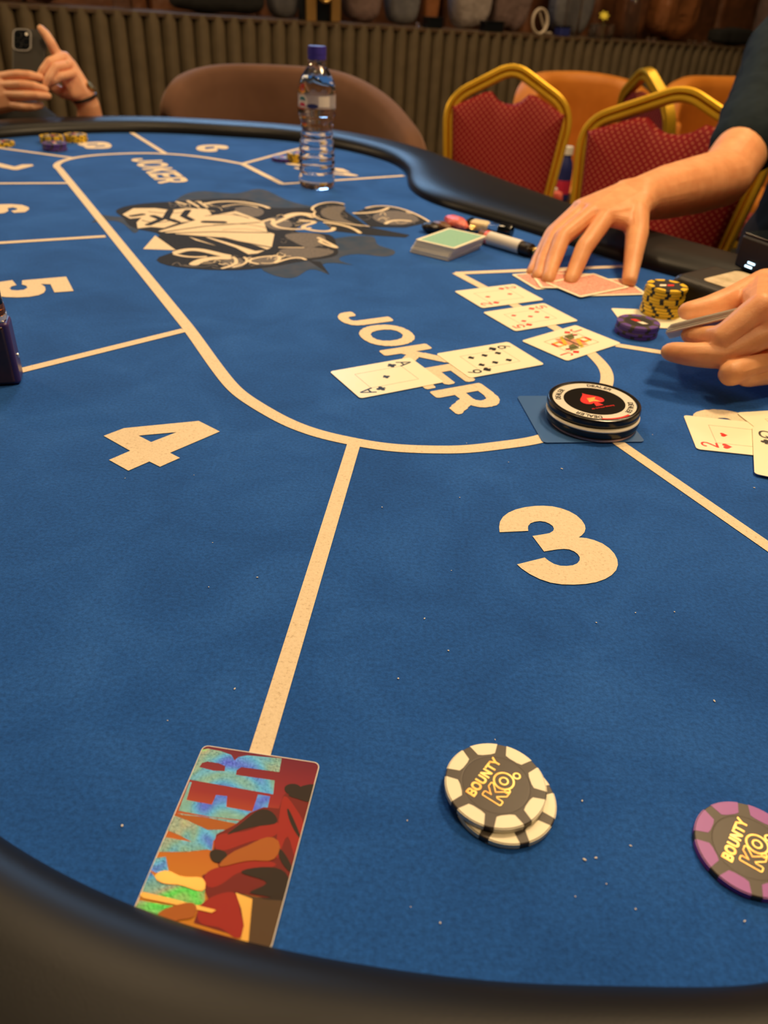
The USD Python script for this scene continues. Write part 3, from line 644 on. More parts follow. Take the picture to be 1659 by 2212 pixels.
# ------------------------------------------------------------------ the deck with a green back near the rail
dk = [at(*q, 0.0165)[:2] for q in ((899, 519), (971, 494), (1047, 512), (985, 538))]
dc = np.mean(dk, axis=0); dx = (dk[3] - dk[0]) + (dk[2] - dk[1]); da = math.atan2(dx[1], dx[0])
lx = (np.linalg.norm(dk[3] - dk[0]) + np.linalg.norm(dk[2] - dk[1])) / 2; ly = (np.linalg.norm(dk[1] - dk[0]) + np.linalg.norm(dk[2] - dk[3])) / 2
t = thing("card_deck", "squared deck of cards with a pale green back on top, near the rail", "deck of cards", (dc[0], dc[1], Z0), da)
DL, DW = (0.0885, 0.063) if lx >= ly else (0.063, 0.0885)
lay = []
for k in range(22):
    off = (-0.0055 + 0.00025 * k + rng.normal(0, 0.0004), -0.006 + 0.00028 * k + rng.normal(0, 0.0004))
    lay.append(flat(affinity.translate(affinity.rotate(rounded(DL, DW, 0.0035), rng.normal(0, 0.6)), *off), 0.00075 * k, 0.00060))
tag(obj("card_block", cat(*lay), "card_edge", t), "uneven white edges of the deck")
obj("top_card", move(flat(rounded(DL, DW, 0.0035), 0.0165, 0.0005)), "card_face", t)
obj("back_print", flat(rounded(DL - 0.009, DW - 0.009, 0.002), 0.01698, 0.0001), "back_green", t)

# ================================================================== poker chips
CR, CT = 0.0231, 0.0033
def spot_poly(n, i, r0, r1, w0, w1):
    a = 2 * math.pi * i / n
    pts = []
    for k in range(7): 
        th = a - w1 + 2 * w1 * k / 6; pts.append((r1 * math.cos(th), r1 * math.sin(th)))
    pts += [(r0 * 1.05 * math.cos(a + w0 * 1.1), r0 * 1.05 * math.sin(a + w0 * 1.1)), (r0 * math.cos(a + w0 * .55), r0 * math.sin(a + w0 * .55)), (r0 * math.cos(a - w0 * .55), r0 * math.sin(a - w0 * .55)), (r0 * 1.05 * math.cos(a - w0 * 1.1), r0 * 1.05 * math.sin(a - w0 * 1.1))]
    return Polygon(pts)
def chip_body_mesh():
    e = 0.0004
    return lathe([(0, 0), (CR - e, 0), (CR, e), (CR, CT - e), (CR - e, CT), (0.0160, CT), (0.0157, CT - 0.00015), (0.0152, CT - 0.00015), (0.0149, CT), (0, CT)], 64)
def make_chip(name, label, catg, body, spot, style, loc, ang, group=None, n=8):
    t = thing(name, label, catg, loc, ang, group)
    obj("chip_body", chip_body_mesh(), body, t, smooth=40)
    for i in range(n):
        m = trimesh.creation.extrude_polygon(spot_poly(n, i, 0.0165, CR + 0.00012, 0.22, 0.295), CT - 0.0005, engine="earcut")
        m.apply_translation((0, 0, 0.00025)); 
        f2 = flat(spot_poly(n, i, 0.0165, CR - 0.0004, 0.22, 0.295), CT - 0.0002, 0.00028)
        obj("edge_spot", cat(m, f2), spot, t)
    if style == "bounty":
        g = glyph("BOUNTY", 0.0043, 0.03); g = affinity.translate(g, -g.bounds[2] / 2, 0.0042)
        obj("gold_lettering", flat(g, CT - 0.0001, 0.0002), "gold_print", t)
        ring = lambda x, y, r, w: Point(x, y).buffer(r).difference(Point(x, y).buffer(r - w))
        kk = glyph("K", 0.0082, 0.03); kk = affinity.translate(affinity.scale(kk, 1.15, 1, origin=(0, 0)), -0.0088, -0.0068)
        kk = kk.buffer(0.00045).difference(kk.buffer(-0.00015))
        ko = unary_union([kk, ring(0.0036, -0.0022, 0.0050, 0.0009), ring(0.0036, -0.0022, 0.0023, 0.0008), ring(-0.0002, -0.0062, 0.0015, 0.0007), ring(0.0098, -0.0055, 0.0019, 0.0008)])
        obj("gold_emblem", flat(ko, CT - 0.0001, 0.0002), "gold_print", t)
    else:
        obj("inlay", flat(Point(0, 0).buffer(0.0150), CT - 0.0002, 0.00028), "chip_black", t)
        sl = Polygon([(-.011, -.003), (-.003, -.003), (.000, .003), (-.008, .003)])
        obj("white_slash", flat(sl, CT, 0.0002), "chip_cream", t)
        obj("red_slash", flat(affinity.translate(sl, .0095, 0), CT, 0.0002), "ink_red", t)
    return t
def text_ang(a, b, z=0.0033):
    d = at(*b, z)[:2] - at(*a, z)[:2]; return math.atan2(d[1], d[0])
k1 = 739 / 1659
ang1 = text_ang((920 + 225 * k1, 1570 + 340 * k1), (920 + 345 * k1, 1570 + 185 * k1))
bc = make_chip("bounty_chip", "black and cream bounty chip lying slightly askew on top of its twin", "poker chip", "chip_dark", "chip_cream", "bounty", (0.0580, 0.2310, CT + 0.0005), ang1)
dup(bc, "black and cream bounty chip lying under its twin on the felt", (0.0622, 0.2262, 0.0003), ang1 + 0.5)
lp, tp = at(1493, 1788, CT), at(1566, 1727, CT)
ang2 = text_ang((920 + 1455 * k1, 1570 + 635 * k1), (920 + 1530 * k1, 1570 + 450 * k1))
make_chip("purple_bounty_chip", "black and purple bounty chip lying flat at the lower right edge", "poker chip", "chip_dark", "chip_purple", "bounty", (lp[0] + CR, tp[1] - CR - 0.001, 0.0001), ang2)
ORD = ["bottom", "second", "third", "fourth", "fifth", "sixth", "seventh", "eighth", "ninth", "tenth", "eleventh"]
PROTO = {}
def stack(kind, n, loc, where, group, size=1.0, lean=0.0004):
    for k in range(n):
        lab = f"{kind} chip, {ORD[k] + (' from bottom' if k else '') if k < n - 1 else 'topmost'} in the stack {where}"
        p = (loc[0] + rng.normal(0, lean), loc[1] + rng.normal(0, lean), 0.0001 + k * (CT + 0.0001) * size); a = rng.uniform(0, 6.28)
        if kind not in PROTO:
            PROTO[kind] = make_chip(f"{kind}_chip", lab, "poker chip", "chip_black" if kind == "yellow" else "chip_dark", "chip_yellow" if kind == "yellow" else "chip_violet", "stripe", p, a, group)
        else:
            dup(PROTO[kind], lab, p, a, group)
q = at(1425, 678)[:2]; stack("yellow", 10, q, "on the cream card", "yellow chips stacked near the dealer", lean=0.0008)
q = at(1374, 720)[:2]; stack("purple", 4, q, "beside the tall yellow one", "purple chips stacked near the dealer")
q = at(109, 310)[:2]; stack("yellow", 4, q + (0, 0.01), "just behind purple chips, far left", "far yellow chips at seat eight")
q = at(120, 324)[:2]; stack("purple", 4, q, "before a yellow one, far left", "far purple chips at seat eight")
q = at(165, 305)[:2]; stack("yellow", 4, q, "beside the far printed eight", "far yellow chips beside the printed eight")
q = at(6, 314)[:2]; stack("yellow", 2, q, "at the far left edge", "low yellow chips at the left edge")
q = at(612, 347)[:2]; stack("purple", 2, q, "left of the water bottle", "low purple chips behind the bottle")
q = at(645, 349)[:2]; stack("yellow", 5, q, "half behind the water bottle", "yellow chips behind the bottle")

# ================================================================== the dealer buttons
dctr = at(1275, 912, 0.0)[:2]
def dealer_button(label, loc, ang, full=True):
    t = thing("dealer_button", label, "dealer button", loc, ang)
    R, T = 0.0400, 0.0078
    # black rubber ring, white insert, clear cover
    obj("black_ring", lathe([(0.0355, 0.0008), (0.038, 0.0), (0.0395, 0.0008), (R, 0.0025), (R, T - 0.0028), (0.0393, T - 0.0008), (0.0375, T), (0.0358, T - 0.0004), (0.0355, T - 0.0012)], 96), "dealer_black", t, smooth=40)
    obj("white_disc", lathe([(0, 0.001), (0.0356, 0.001), (0.0356, T - 0.0012), (0, T - 0.0012)], 96), "dealer_white", t)
    if not full: obj("white_edge", lathe([(0.0350, T - 0.0016), (0.0397, T - 0.0016), (0.0399, T - 0.0008), (0.0392, T + 0.0001), (0.0350, T + 0.0001)], 96), "dealer_white", t, smooth=40)
    obj("black_centre", flat(Point(0, 0).buffer(0.0262, quad_segs=24), T - 0.0013, 0.0002), "dealer_black", t)
    if full:
        sp = unary_union([affinity.scale(affinity.rotate(heart(), 180, origin=(0, 0)), 0.0238, 0.0245, origin=(0, 0)), Polygon([(-.0010, -.004), (.0010, -.004), (.0038, -.0135), (-.0038, -.0135)])])
        sp = affinity.translate(sp, -0.0012, 0.0040)
        star = Polygon([(-.006, -.001), (-.0035, .0062), (.0055, .0055), (.0015, .0022), (.0045, -.003), (-.001, -.0005)])
        obj("red_spade", flat(sp.difference(star), T - 0.0011, 0.0002), "ink_red", t)
        obj("spade_emblem", flat(star, T - 0.0011, 0.0002), "gold_print", t)
        g = glyph("All-in Poker Winning", 0.0018, 0.0); g = affinity.translate(affinity.scale(g, 0.95, 1, origin=(0, 0)), -g.bounds[2] * 0.95 / 2 - 0.0005, -0.0135)
        obj("red_lettering", flat(g, T - 0.0011, 0.0002), "ink_red", t)
        for i in range(4):
            polys = []
            for k, ch in enumerate("DEALER"):
                gl = glyph(ch, 0.0044, 0.012, bold=False); gl = affinity.translate(gl, -gl.bounds[2] / 2, 0.0287)
                polys.append(affinity.rotate(gl, math.degrees(-(k - 2.5) * 0.118) + 45 + 90 * i, origin=(0, 0)))
            obj("dealer_lettering", flat(unary_union(polys), T - 0.0011, 0.0002), "ink_black", t)
        arc = Point(0, 0).buffer(0.0353, quad_segs=24).difference(Point(0, 0).buffer(0.0330, quad_segs=24)).intersection(Polygon([(0, 0), (-.03, -.06), (.022, -.06)]))
        obj("red_rim_mark", flat(arc, T - 0.0011, 0.0002), "ink_red", t)
    return t
def spade_ang(): return text_ang((1100 + 1045 * .18083, 810 + 475 * .18083), (1100 + 1320 * .18083, 810 + 425 * .18083), 0.02)
t = thing("pink_chip", "pale pink disc lying lowest under the two dealer buttons", "disc", (dctr[0] + .001, dctr[1] - .002, 0.0009), 0)
obj("disc", lathe([(0, 0), (0.036, 0), (0.037, 0.0008), (0.037, 0.0022), (0.036, 0.003), (0, 0.003)], 64), "pink_plastic", t, smooth=40)
dealer_button("black rimmed white dealer button lying under the top one", (dctr[0], dctr[1], 0.0040), 0.6, False)
dealer_button("black rimmed dealer button with a red spade, on top of its pile", (dctr[0] + 0.0005, dctr[1] + 0.0035, 0.0121), spade_ang(), True)

# ================================================================== the souvenir foil card at the near rail
hc = np.array([at(440, 1613)[:2], at(692, 1652)[:2]])
hy = (hc[0] - hc[1]) / np.linalg.norm(hc[0] - hc[1]); hx = np.array([hy[1], -hy[0]])
if hx[1] < 0: hx = -hx
hw = np.linalg.norm(hc[0] - hc[1]); HL = 0.0885
hcen = (hc[0] + hc[1]) / 2 - hx * HL / 2
fc = thing("souvenir_card", "shiny foil souvenir card with rainbow lettering and red drapery, at the near rail", "card", (hcen[0], hcen[1], Z0), math.atan2(hx[1], hx[0]))
hcut = rounded(HL, hw, 0.003)
obj("card_stock", flat(hcut, 0, 0.0008), "card_edge", fc)
obj("printed_ground", flat(hcut.buffer(-0.0004), 0.00075, 0.0001), "foil_ground", fc)
def hpx(pts, c=0):
    out = []
    for a, b in pts:
        p = at(250 + a * 500 / 1659, 1580 + b * 500 / 1659, 0.0008)[:2] - hcen; out.append((p @ hx, p @ np.array([-hx[1], hx[0]])))
    if c: out = smooth_closed(out, c)
    return Polygon(out).buffer(0)
HZ = [0.0]
def hprint(name, poly, m, z):
    HZ[0] += 0.000018; obj(name, flat(poly.intersection(hcut.buffer(-0.0003)), 0.0008 + HZ[0], 0.00008), m, fc)
# lettering along the card: R and E whole, the rest passes behind the drapery
jg = glyph("JOKER", 1.0, 0.075); gx = jg.bounds[2]
let = unary_union([hpx([(605, 140), (660, 130), (760, 150), (830, 175), (852, 215), (880, 190), (940, 178), (1190, 200), (1172, 298), (900, 262), (868, 285), (862, 318), (1140, 358), (1128, 458), (530, 352), (545, 270), (575, 190)]).difference(hpx([(600, 262), (620, 232), (660, 222), (740, 235), (785, 255), (782, 292), (700, 288)])),
    hpx([(530, 368), (545, 372), (508, 498), (690, 532), (720, 462), (800, 470), (792, 548), (980, 582), (1020, 458), (1108, 472), (1080, 590), (900, 640), (690, 620), (450, 575)]),
    hpx([(440, 592), (640, 618), (900, 650), (860, 668), (640, 620), (480, 605)]), hpx([(420, 610), (560, 660), (680, 710), (820, 712), (700, 790), (690, 860), (560, 830), (540, 795), (460, 752), (370, 715)]),
    hpx([(360, 765), (550, 800), (690, 850), (500, 870), (300, 870), (330, 810)]), hpx([(280, 915), (360, 905), (380, 1010), (290, 1020), (250, 1000)]), hpx([(250, 1010), (300, 1075), (470, 1110), (640, 1140), (640, 1240), (560, 1260), (400, 1225), (240, 1185), (190, 1165), (215, 1080)]),
    hpx([(170, 1215), (300, 1240), (450, 1262), (360, 1300), (300, 1345), (230, 1330), (125, 1300)])])
hprint("rainbow_lettering", let, "rainbow_foil", 0.0)
hprint("orange_panel", hpx([(420, 600), (640, 625), (855, 665), (800, 710), (660, 712)]), "foil_orange", 0.00005)
hprint("drapery", hpx([(720, 745), (850, 680), (960, 590), (1060, 550), (1170, 560), (1200, 470), (1240, 430), (1440, 380), (1290, 1040), (1240, 1215), (1080, 1200), (960, 1180), (860, 1160), (930, 1330), (940, 1430), (900, 1490), (790, 1450), (560, 1380), (590, 1290), (700, 1300), (640, 1150), (620, 1040), (740, 980), (700, 860)]), "foil_red", 0.0001)
hprint("bright_fold", hpx([(640, 1040), (760, 975), (900, 945), (1040, 930), (1150, 960), (1010, 1000), (860, 1030), (760, 1100), (660, 1120)], 4), "foil_brightred", 0.00015)
hprint("bright_fold", hpx([(590, 1290), (700, 1190), (860, 1170), (900, 1330), (930, 1440), (890, 1485), (760, 1420), (600, 1370)], 4), "foil_brightred", 0.00015)
hprint("bright_fold", hpx([(720, 850), (715, 770), (830, 735), (1000, 700), (1160, 660), (1170, 720), (1000, 790), (850, 840)], 4), "foil_brightred", 0.00015)
hprint("bright_fold", hpx([(1180, 560), (1210, 470), (1290, 560), (1350, 700), (1290, 920), (1230, 760), (1170, 900)], 4), "foil_brightred", 0.00015)
for q in ([(800, 745), (920, 650), (1060, 565), (1120, 585), (1160, 650), (1000, 690)], [(1210, 410), (1290, 385), (1330, 420), (1250, 460)], [(1240, 470), (1440, 395), (1400, 510), (1300, 490)], [(1230, 560), (1310, 720), (1330, 780), (1260, 680)], [(1170, 850), (1250, 950), (1270, 1020), (1190, 950)], [(900, 1020), (1080, 980), (1240, 1060), (1220, 1200), (1080, 1190), (960, 1160), (1080, 1100)], [(850, 1160), (1060, 1200), (1235, 1225), (1215, 1330), (1000, 1260)], [(680, 870), (760, 860), (800, 900), (740, 950), (690, 930)]):
    hprint("dark_fold", hpx(q, 4), "foil_umber", 0.0002)
hprint("orange_panel", hpx([(740, 970), (830, 880), (940, 830), (1130, 770), (1170, 800), (1140, 920), (960, 935)], 3), "foil_orange", 0.0002)
hprint("tan_panel", hpx([(870, 1165), (1080, 1215), (1240, 1225), (1190, 1590), (1140, 1600), (940, 1545), (920, 1380)]), "foil_tan", 0.0002)
hprint("gold_bar", hpx([(860, 1165), (980, 1210), (950, 1540), (890, 1530), (920, 1400), (900, 1280)]), "foil_gold", 0.00025)
hprint("gold_bar", hpx([(280, 1045), (330, 1010), (480, 1050), (640, 1080), (640, 1140), (480, 1115), (310, 1085)], 3), "foil_gold", 0.00025)
hprint("gold_bar", hpx([(170, 1180), (200, 1160), (430, 1215), (560, 1250), (720, 1290), (690, 1310), (400, 1245), (200, 1205)]), "foil_gold", 0.00025)
hprint("orange_panel", hpx([(300, 1330), (420, 1260), (580, 1265), (560, 1340), (460, 1360), (400, 1380)], 3), "foil_orange", 0.00025)

# ================================================================== water bottle
bp = at(684.6, 404)[:2]
bt = thing("water_bottle", "clear plastic water bottle with a dark blue cap, standing on the far felt", "water bottle", (bp[0], bp[1], 0.0003), -1.1)
prof = [(0.0, 0.002), (0.018, 0.0035), (0.026, 0.0), (0.0295, 0.002), (0.0315, 0.008), (0.0318, 0.018)]
z = 0.020
while z < 0.112:     # horizontal grip ribs, waist in the middle
    w = 0.0315 - 0.0042 * math.exp(-((z - 0.088) / 0.02) ** 2)
    prof += [(w, z), (w - 0.0016, z + 0.0035), (w - 0.0016, z + 0.005), (w, z + 0.0085)]; z += 0.0115
prof += [(0.0312, 0.116), (0.0322, 0.120), (0.0322, 0.126), (0.0312, 0.128), (0.0312, 0.149), (0.0324, 0.151), (0.0322, 0.157), (0.0305, 0.164), (0.0265, 0.174), (0.0205, 0.183), (0.0150, 0.189), (0.0132, 0.192), (0.0128, 0.197), (0.0128, 0.206)]
def ribbed(p, n, amp, z0, z1):
    m = lathe(p, n)
    v = m.vertices.copy(); a = np.arctan2(v[:, 1], v[:, 0]); r = np.hypot(v[:, 0], v[:, 1])
    k = np.clip((v[:, 2] - z0) / 0.006, 0, 1) * np.clip((z1 - v[:, 2]) / 0.006, 0, 1)
    s = 1 - amp * k * (0.5 + 0.5 * np.cos(a * 10))
    v[:, 0] *= s; v[:, 1] *= s; m.vertices = v
    return m
outer = ribbed(prof + [(0.0, 0.206)], 60, 0.06, 0.158, 0.186)
obj("bottle_body", outer, "pet", bt, smooth=60)
inn = [(max(r - 0.0006, 0), z) for r, z in prof if z < 0.176]
inn[0] = (0.0, 0.0028)
inn.append((0.0, inn[-1][1]))
obj("air_space", lathe([(0.0, 0.1765), (0.0245, 0.1765), (0.0195, 0.184), (0.0142, 0.1895), (0.0120, 0.196), (0.0120, 0.205), (0, 0.205)], 40), "pet_air", bt, smooth=60)
capp = [(0, 0.1985), (0.0150, 0.1985), (0.0152, 0.2), (0.0152, 0.2045), (0.0149, 0.205), (0.0149, 0.2055), (0.0152, 0.206), (0.0150, 0.2165), (0.0140, 0.218), (0, 0.218)]
cp_ = lathe(capp, 72); v = cp_.vertices.copy(); a = np.arctan2(v[:, 1], v[:, 0]); r = np.hypot(v[:, 0], v[:, 1])
mk = ((r > 0.0148) & (v[:, 2] > 0.2055)); f_ = np.where(mk, 1 + 0.018 * np.sign(np.cos(a * 36)), 1); v[:, 0] *= f_; v[:, 1] *= f_; cp_.vertices = v
obj("screw_cap", cp_, "cap_blue", bt, smooth=40)
obj("neck_ring", lathe([(0.0128, 0.1945), (0.0165, 0.1945), (0.0165, 0.1965), (0.0128, 0.1965)], 40), "pet", bt)
lab = lathe([(0.0318, 0.1285), (0.0320, 0.1285), (0.0320, 0.1485), (0.0318, 0.1485)], 60)
lb = obj("label_band", lab, "label_clear", bt, smooth=40)
def wrap(poly, R, zc, a0):
    m = flat(poly, 0, 0.00025); v0 = m.subdivide_to_size(0.004) if len(m.faces) else m
    v = v0.vertices.copy(); a = a0 + v[:, 0] / R; rr = R + v[:, 2]
    v0.vertices = np.stack([rr * np.cos(a), rr * np.sin(a), zc + v[:, 1]], 1); return v0
vd = math.atan2(-bp[1], -bp[0]) + 1.1       # towards the viewer, in the bottle's own turn
LBL = vd - 0.85
obj("label_emblem", wrap(affinity.scale(Point(0, 0).buffer(0.0095), 1.15, 1), 0.0321, 0.1385, LBL), "label_white", lb)
obj("label_emblem", wrap(Polygon([(-.007, -.006), (.007, -.006), (.0045, -.001), (-.0045, -.001)]), 0.0324, 0.1375, LBL), "label_red", lb)
obj("label_emblem", wrap(Polygon([(-.008, .003), (.008, .003), (.004, .008), (-.004, .008)]), 0.0324, 0.1375, LBL), "label_teal", lb)
obj("label_emblem", wrap(affinity.scale(Point(0, 0).buffer(0.0045), 2.1, 0.8), 0.0322, 0.1325, LBL + 0.62), "label_navy", lb)
obj("label_emblem", wrap(sbox(-.010, -.007, .010, .0085), 0.0321, 0.1385, LBL + 1.25), "label_white", lb)

# ================================================================== box vape at the left edge
vb = at(45, 833)[:2]
vang = 0.30
vt = thing("box_vape", "dark maroon and purple box vape with an amber tank, at the left edge", "vape", (vb[0] - 0.030, vb[1] + 0.004, 0.0003), vang)
obj("metal_body", box(0.056, 0.023, 0.056, (0, 0, 0.028), 0.0035), "vape_purple", vt, smooth=35)
obj("front_panel", box(0.050, 0.006, 0.052, (-0.001, -0.0100, 0.0275), 0.0028), "vape_maroon", vt, smooth=35)
obj("side_button", move(lathe([(0, 0), (0.0022, 0), (0.0019, 0.0008), (0, 0.0009)], 20), (0, 0, 0)).apply_transform(trimesh.transformations.rotation_matrix(math.pi / 2, (0, 1, 0))).apply_translation((0.028, 0.002, 0.022)), "chrome", vt, smooth=40)
obj("top_plate", box(0.050, 0.019, 0.0016, (0, 0, 0.0564), 0.0007), "chrome", vt, smooth=35)
obj("tank_base", lathe([(0, 0.067), (0.0125, 0.067), (0.0125, 0.071), (0, 0.071)], 40, (0.0145, 0, -0.010)), "chrome", vt, smooth=40)
obj("tank", lathe([(0, 0.071), (0.0118, 0.071), (0.0123, 0.074), (0.0118, 0.080), (0, 0.080)], 40, (0.0145, 0, -0.010)), "amber", vt, smooth=40)
obj("tank_glass", lathe([(0, 0.080), (0.0115, 0.080), (0.0110, 0.087), (0, 0.087)], 40, (0.0145, 0, -0.010)), "clear_plastic", vt, smooth=40)
obj("mouthpiece", lathe([(0, 0.087), (0.0112, 0.087), (0.0112, 0.092), (0.0065, 0.095), (0.0060, 0.104), (0, 0.104)], 40, (0.0145, 0, -0.010)), "lens_black", vt, smooth=40)

# ================================================================== sweets and small things by the rail
def stick_frame(p, q):
    d = np.asarray(q, float) - np.asarray(p, float); return np.linalg.norm(d), math.atan2(d[1], d[0])
pa, pb = at(1046, 508, 0.010), at(1170, 544, 0.010)
L_, A_ = stick_frame(pa, pb)
def crumple(m, amp, sc, seed=0):
    n = m.vertex_normals; f = meshkit.fbm(m.vertices * sc, 3, seed) - 0.5
    m.vertices = m.vertices + n * (f * 2 * amp)[:, None]; return m
t = thing("wrapped_sweet_stick", "sweet stick in a white label with gold twisted foil ends, beside the green deck", "sweet", (pa[0] - TN[0] * 0.006, pa[1] - TN[1] * 0.006, 0.0098), A_)
def cyl(x0, x1, r, n=28): return tube([(x0, 0, 0), (x0 + .0008, 0, 0), (x1 - .0008, 0, 0), (x1, 0, 0)], [r * .85, r, r, r * .85], n)
obj("brown_wrapper", cyl(0, L_ * .16, 0.0090), "wrap_brown", t, smooth=40)
obj("white_label", cyl(L_ * .14, L_ * .72, 0.0096), "paper_white", t, smooth=40)
obj("red_band", cyl(L_ * .10, L_ * .17, 0.0098), "wrap_red", t, smooth=40)
obj("dark_end", cyl(L_ * .70, L_ * .90, 0.0090), "wrap_dark", t, smooth=40)
def twist(x, s, seed):
    pts = []
    m = trimesh.creation.icosphere(3, 1.0); v = m.vertices
    fan = 0.25 + 0.75 * np.clip((v[:, 0] + 1) / 2, 0, 1)
    m.vertices = np.stack([v[:, 0] * s, v[:, 1] * s * 0.9 * fan, v[:, 2] * s * 0.9 * fan], 1)
    m = crumple(m, s * 0.35, 1.3 / s, seed); m.apply_translation((x, 0, 0)); return m
obj("gold_twist", twist(L_ * .95, 0.010, 3), "gold_foil", t, smooth=20)
fp = at(1020, 492, 0.012)
t = thing("gold_foil_sweet", "small sweet in crumpled gold foil standing just behind the green deck", "sweet", (fp[0], fp[1], 0.0105), A_ + 2.2)
obj("foil_wrapper", twist(0.0, 0.0095, 8), "gold_foil", t, smooth=20)
pr = at(985, 487, 0.008)
t = thing("red_wrapped_sweet", "orange red shiny wrapped sweet lying behind the green deck", "sweet", (pr[0], pr[1], 0.0115), A_ - 0.35)
m = trimesh.creation.icosphere(3, 1.0); m.vertices = m.vertices * (0.030, 0.013, 0.010); m = crumple(m, 0.003, 60, 5)
m.vertices[:, 2] = np.maximum(m.vertices[:, 2], -0.0110)
obj("red_wrapper", m, "wrap_red", t, smooth=30)
for i, (px, lab_, mt) in enumerate([((952, 492), "brown wrapped sweet lying next to the red one, nearer the deck", "wrap_brown"), ((930, 494), "dark brown wrapped sweet at the left end of the row of sweets", "wrap_dark")]):
    q = at(*px, 0.006)
    t = thing("brown_sweet", lab_, "sweet", (q[0], q[1], 0.0082), A_ + 0.2)
    m = trimesh.creation.icosphere(3, 1.0); m.vertices = m.vertices * (0.019 - .004 * i, 0.011, 0.0075); m = crumple(m, 0.002, 70, 11 + i)
    m.vertices[:, 2] = np.maximum(m.vertices[:, 2], -0.0079)
    obj("brown_wrapper", m, mt, t, smooth=30)
# lighter wedged against the rail
la, lb_ = at(1020, 468, 0.020), at(1108, 484, 0.020)
L2, A2 = stick_frame(la, lb_)
t = thing("lighter", "cream and clear lighter with a black end, lying against the black rail", "lighter", (la[0] - 0.004, la[1] - 0.006, 0.0105), A2)
obj("cream_barrel", box(L2 * .46, 0.020, 0.016, (L2 * .27, 0, 0), 0.006), "plastic_cream", t, smooth=40)
obj("clear_barrel", box(L2 * .32, 0.019, 0.015, (L2 * .64, 0, 0), 0.006), "clear_plastic", t, smooth=40)
obj("black_end", lathe([(0, -.008), (0.0085, -.008), (0.0098, -.006), (0.0098, .010), (0.008, .013), (0, .013)], 32).apply_transform(trimesh.transformations.rotation_matrix(math.pi / 2, (0, 1, 0))).apply_translation((L2 * .86, 0, 0)), "lens_black", t, smooth=40)
obj("black_end", box(0.006, 0.019, 0.017, (L2 * .02, 0, 0), 0.002), "lens_black", t, smooth=40)

# ================================================================== the map purse and the black device near the dealer
pz = 0.040
c0, c1, c2 = at(1449, 590, pz), at(1500, 577, pz), at(1600, 640, pz)
ex = (c2 - c0)[:2]; pl = np.linalg.norm(ex) + 0.05; pang = math.atan2(ex[1], ex[0]); ey = (c1 - c0)[:2]
pn = np.array([-math.sin(pang), math.cos(pang)]); pwid = 0.085
pc = c0[:2] + np.array([math.cos(pang), math.sin(pang)]) * pl / 2 + pn * pwid / 2
t = thing("map_purse", "black leather purse with a cream map printed flap, beside the yellow chips", "purse", (pc[0], pc[1], 0.0004), pang)
obj("leather_body", box(pl, pwid, 0.040, (0, 0, 0.020), 0.012, 4), "case_black", t, smooth=50)
fl = rounded(pl - 0.030, pwid - 0.012, 0.008)
obj("map_flap", flat(affinity.translate(fl, 0.020, 0.004), 0.0395, 0.0012), "map_cream", t)
rv = lathe([(0, 0), (0.0045, 0), (0.0042, 0.0012), (0.002, 0.002), (0, 0.002)], 24); rv.apply_transform(trimesh.transformations.rotation_matrix(-math.pi / 2, (0, 1, 0))); rv.apply_translation((-pl / 2 + 0.0003, -0.010, 0.022))
obj("snap_rivet", rv, "wrap_brown", t, smooth=40)
dq = at(1584, 570, 0.030); dq2 = at(1659, 600, 0.030)
dang = math.atan2(*(dq2 - dq)[[1, 0]])
t = thing("black_case", "black box shaped device with a small lit strip, on the rail at the right edge", "device", (dq[0] + 0.065 * math.cos(dang) - 0.035 * math.sin(dang), dq[1] + 0.065 * math.sin(dang) + 0.035 * math.cos(dang), 0.0275), dang)
obj("case_shell", box(0.13, 0.07, 0.040, (0, 0, 0.020), 0.004), "case_black", t, smooth=35)
obj("case_lid", box(0.126, 0.066, 0.004, (0, 0, 0.0415), 0.0015), "lens_black", t, smooth=35)
for k_ in range(2):
    obj("lit_strip", box(0.011, 0.0015, 0.0022, (-0.040 + 0.003 * k_, -0.0352, 0.006 + 0.005 * k_)), "led_white", t)
sa = at_d(1565, 512, depth_of(dq) + 0.06); sb_ = at_d(1640, 528, depth_of(dq) + 0.06)
obj("strap", tube(smooth_open([np.array([-0.052, 0.034, 0.030]), np.array([-0.075, 0.060, 0.036]), np.array([-0.060, 0.085, 0.042]), np.array([-0.005, 0.075, 0.044]), np.array([0.03, 0.040, 0.036])], 30), 0.0045, 8), "black_cloth", t, smooth=60)

# ------------------------------------------------------------------ lint on the felt
specks = []
for k_ in range(46):
    q = at(rng.uniform(60, 1640), rng.uniform(880, 2060))
    if not felt_poly.buffer(-0.02).contains(Point(q[0], q[1])): continue
    r_ = rng.uniform(0.00022, 0.00055); m = trimesh.creation.icosphere(1, 1.0); m.vertices = m.vertices * (r_ * rng.uniform(1, 2.2), r_, r_ * .6); specks.append(move(m, (q[0], q[1], 0.0005), rng.uniform(0, 3)))
tag(obj("lint", cat(*specks), "paper_white"), "tiny pale flecks of lint scattered over the blue felt", "lint", kind="stuff")

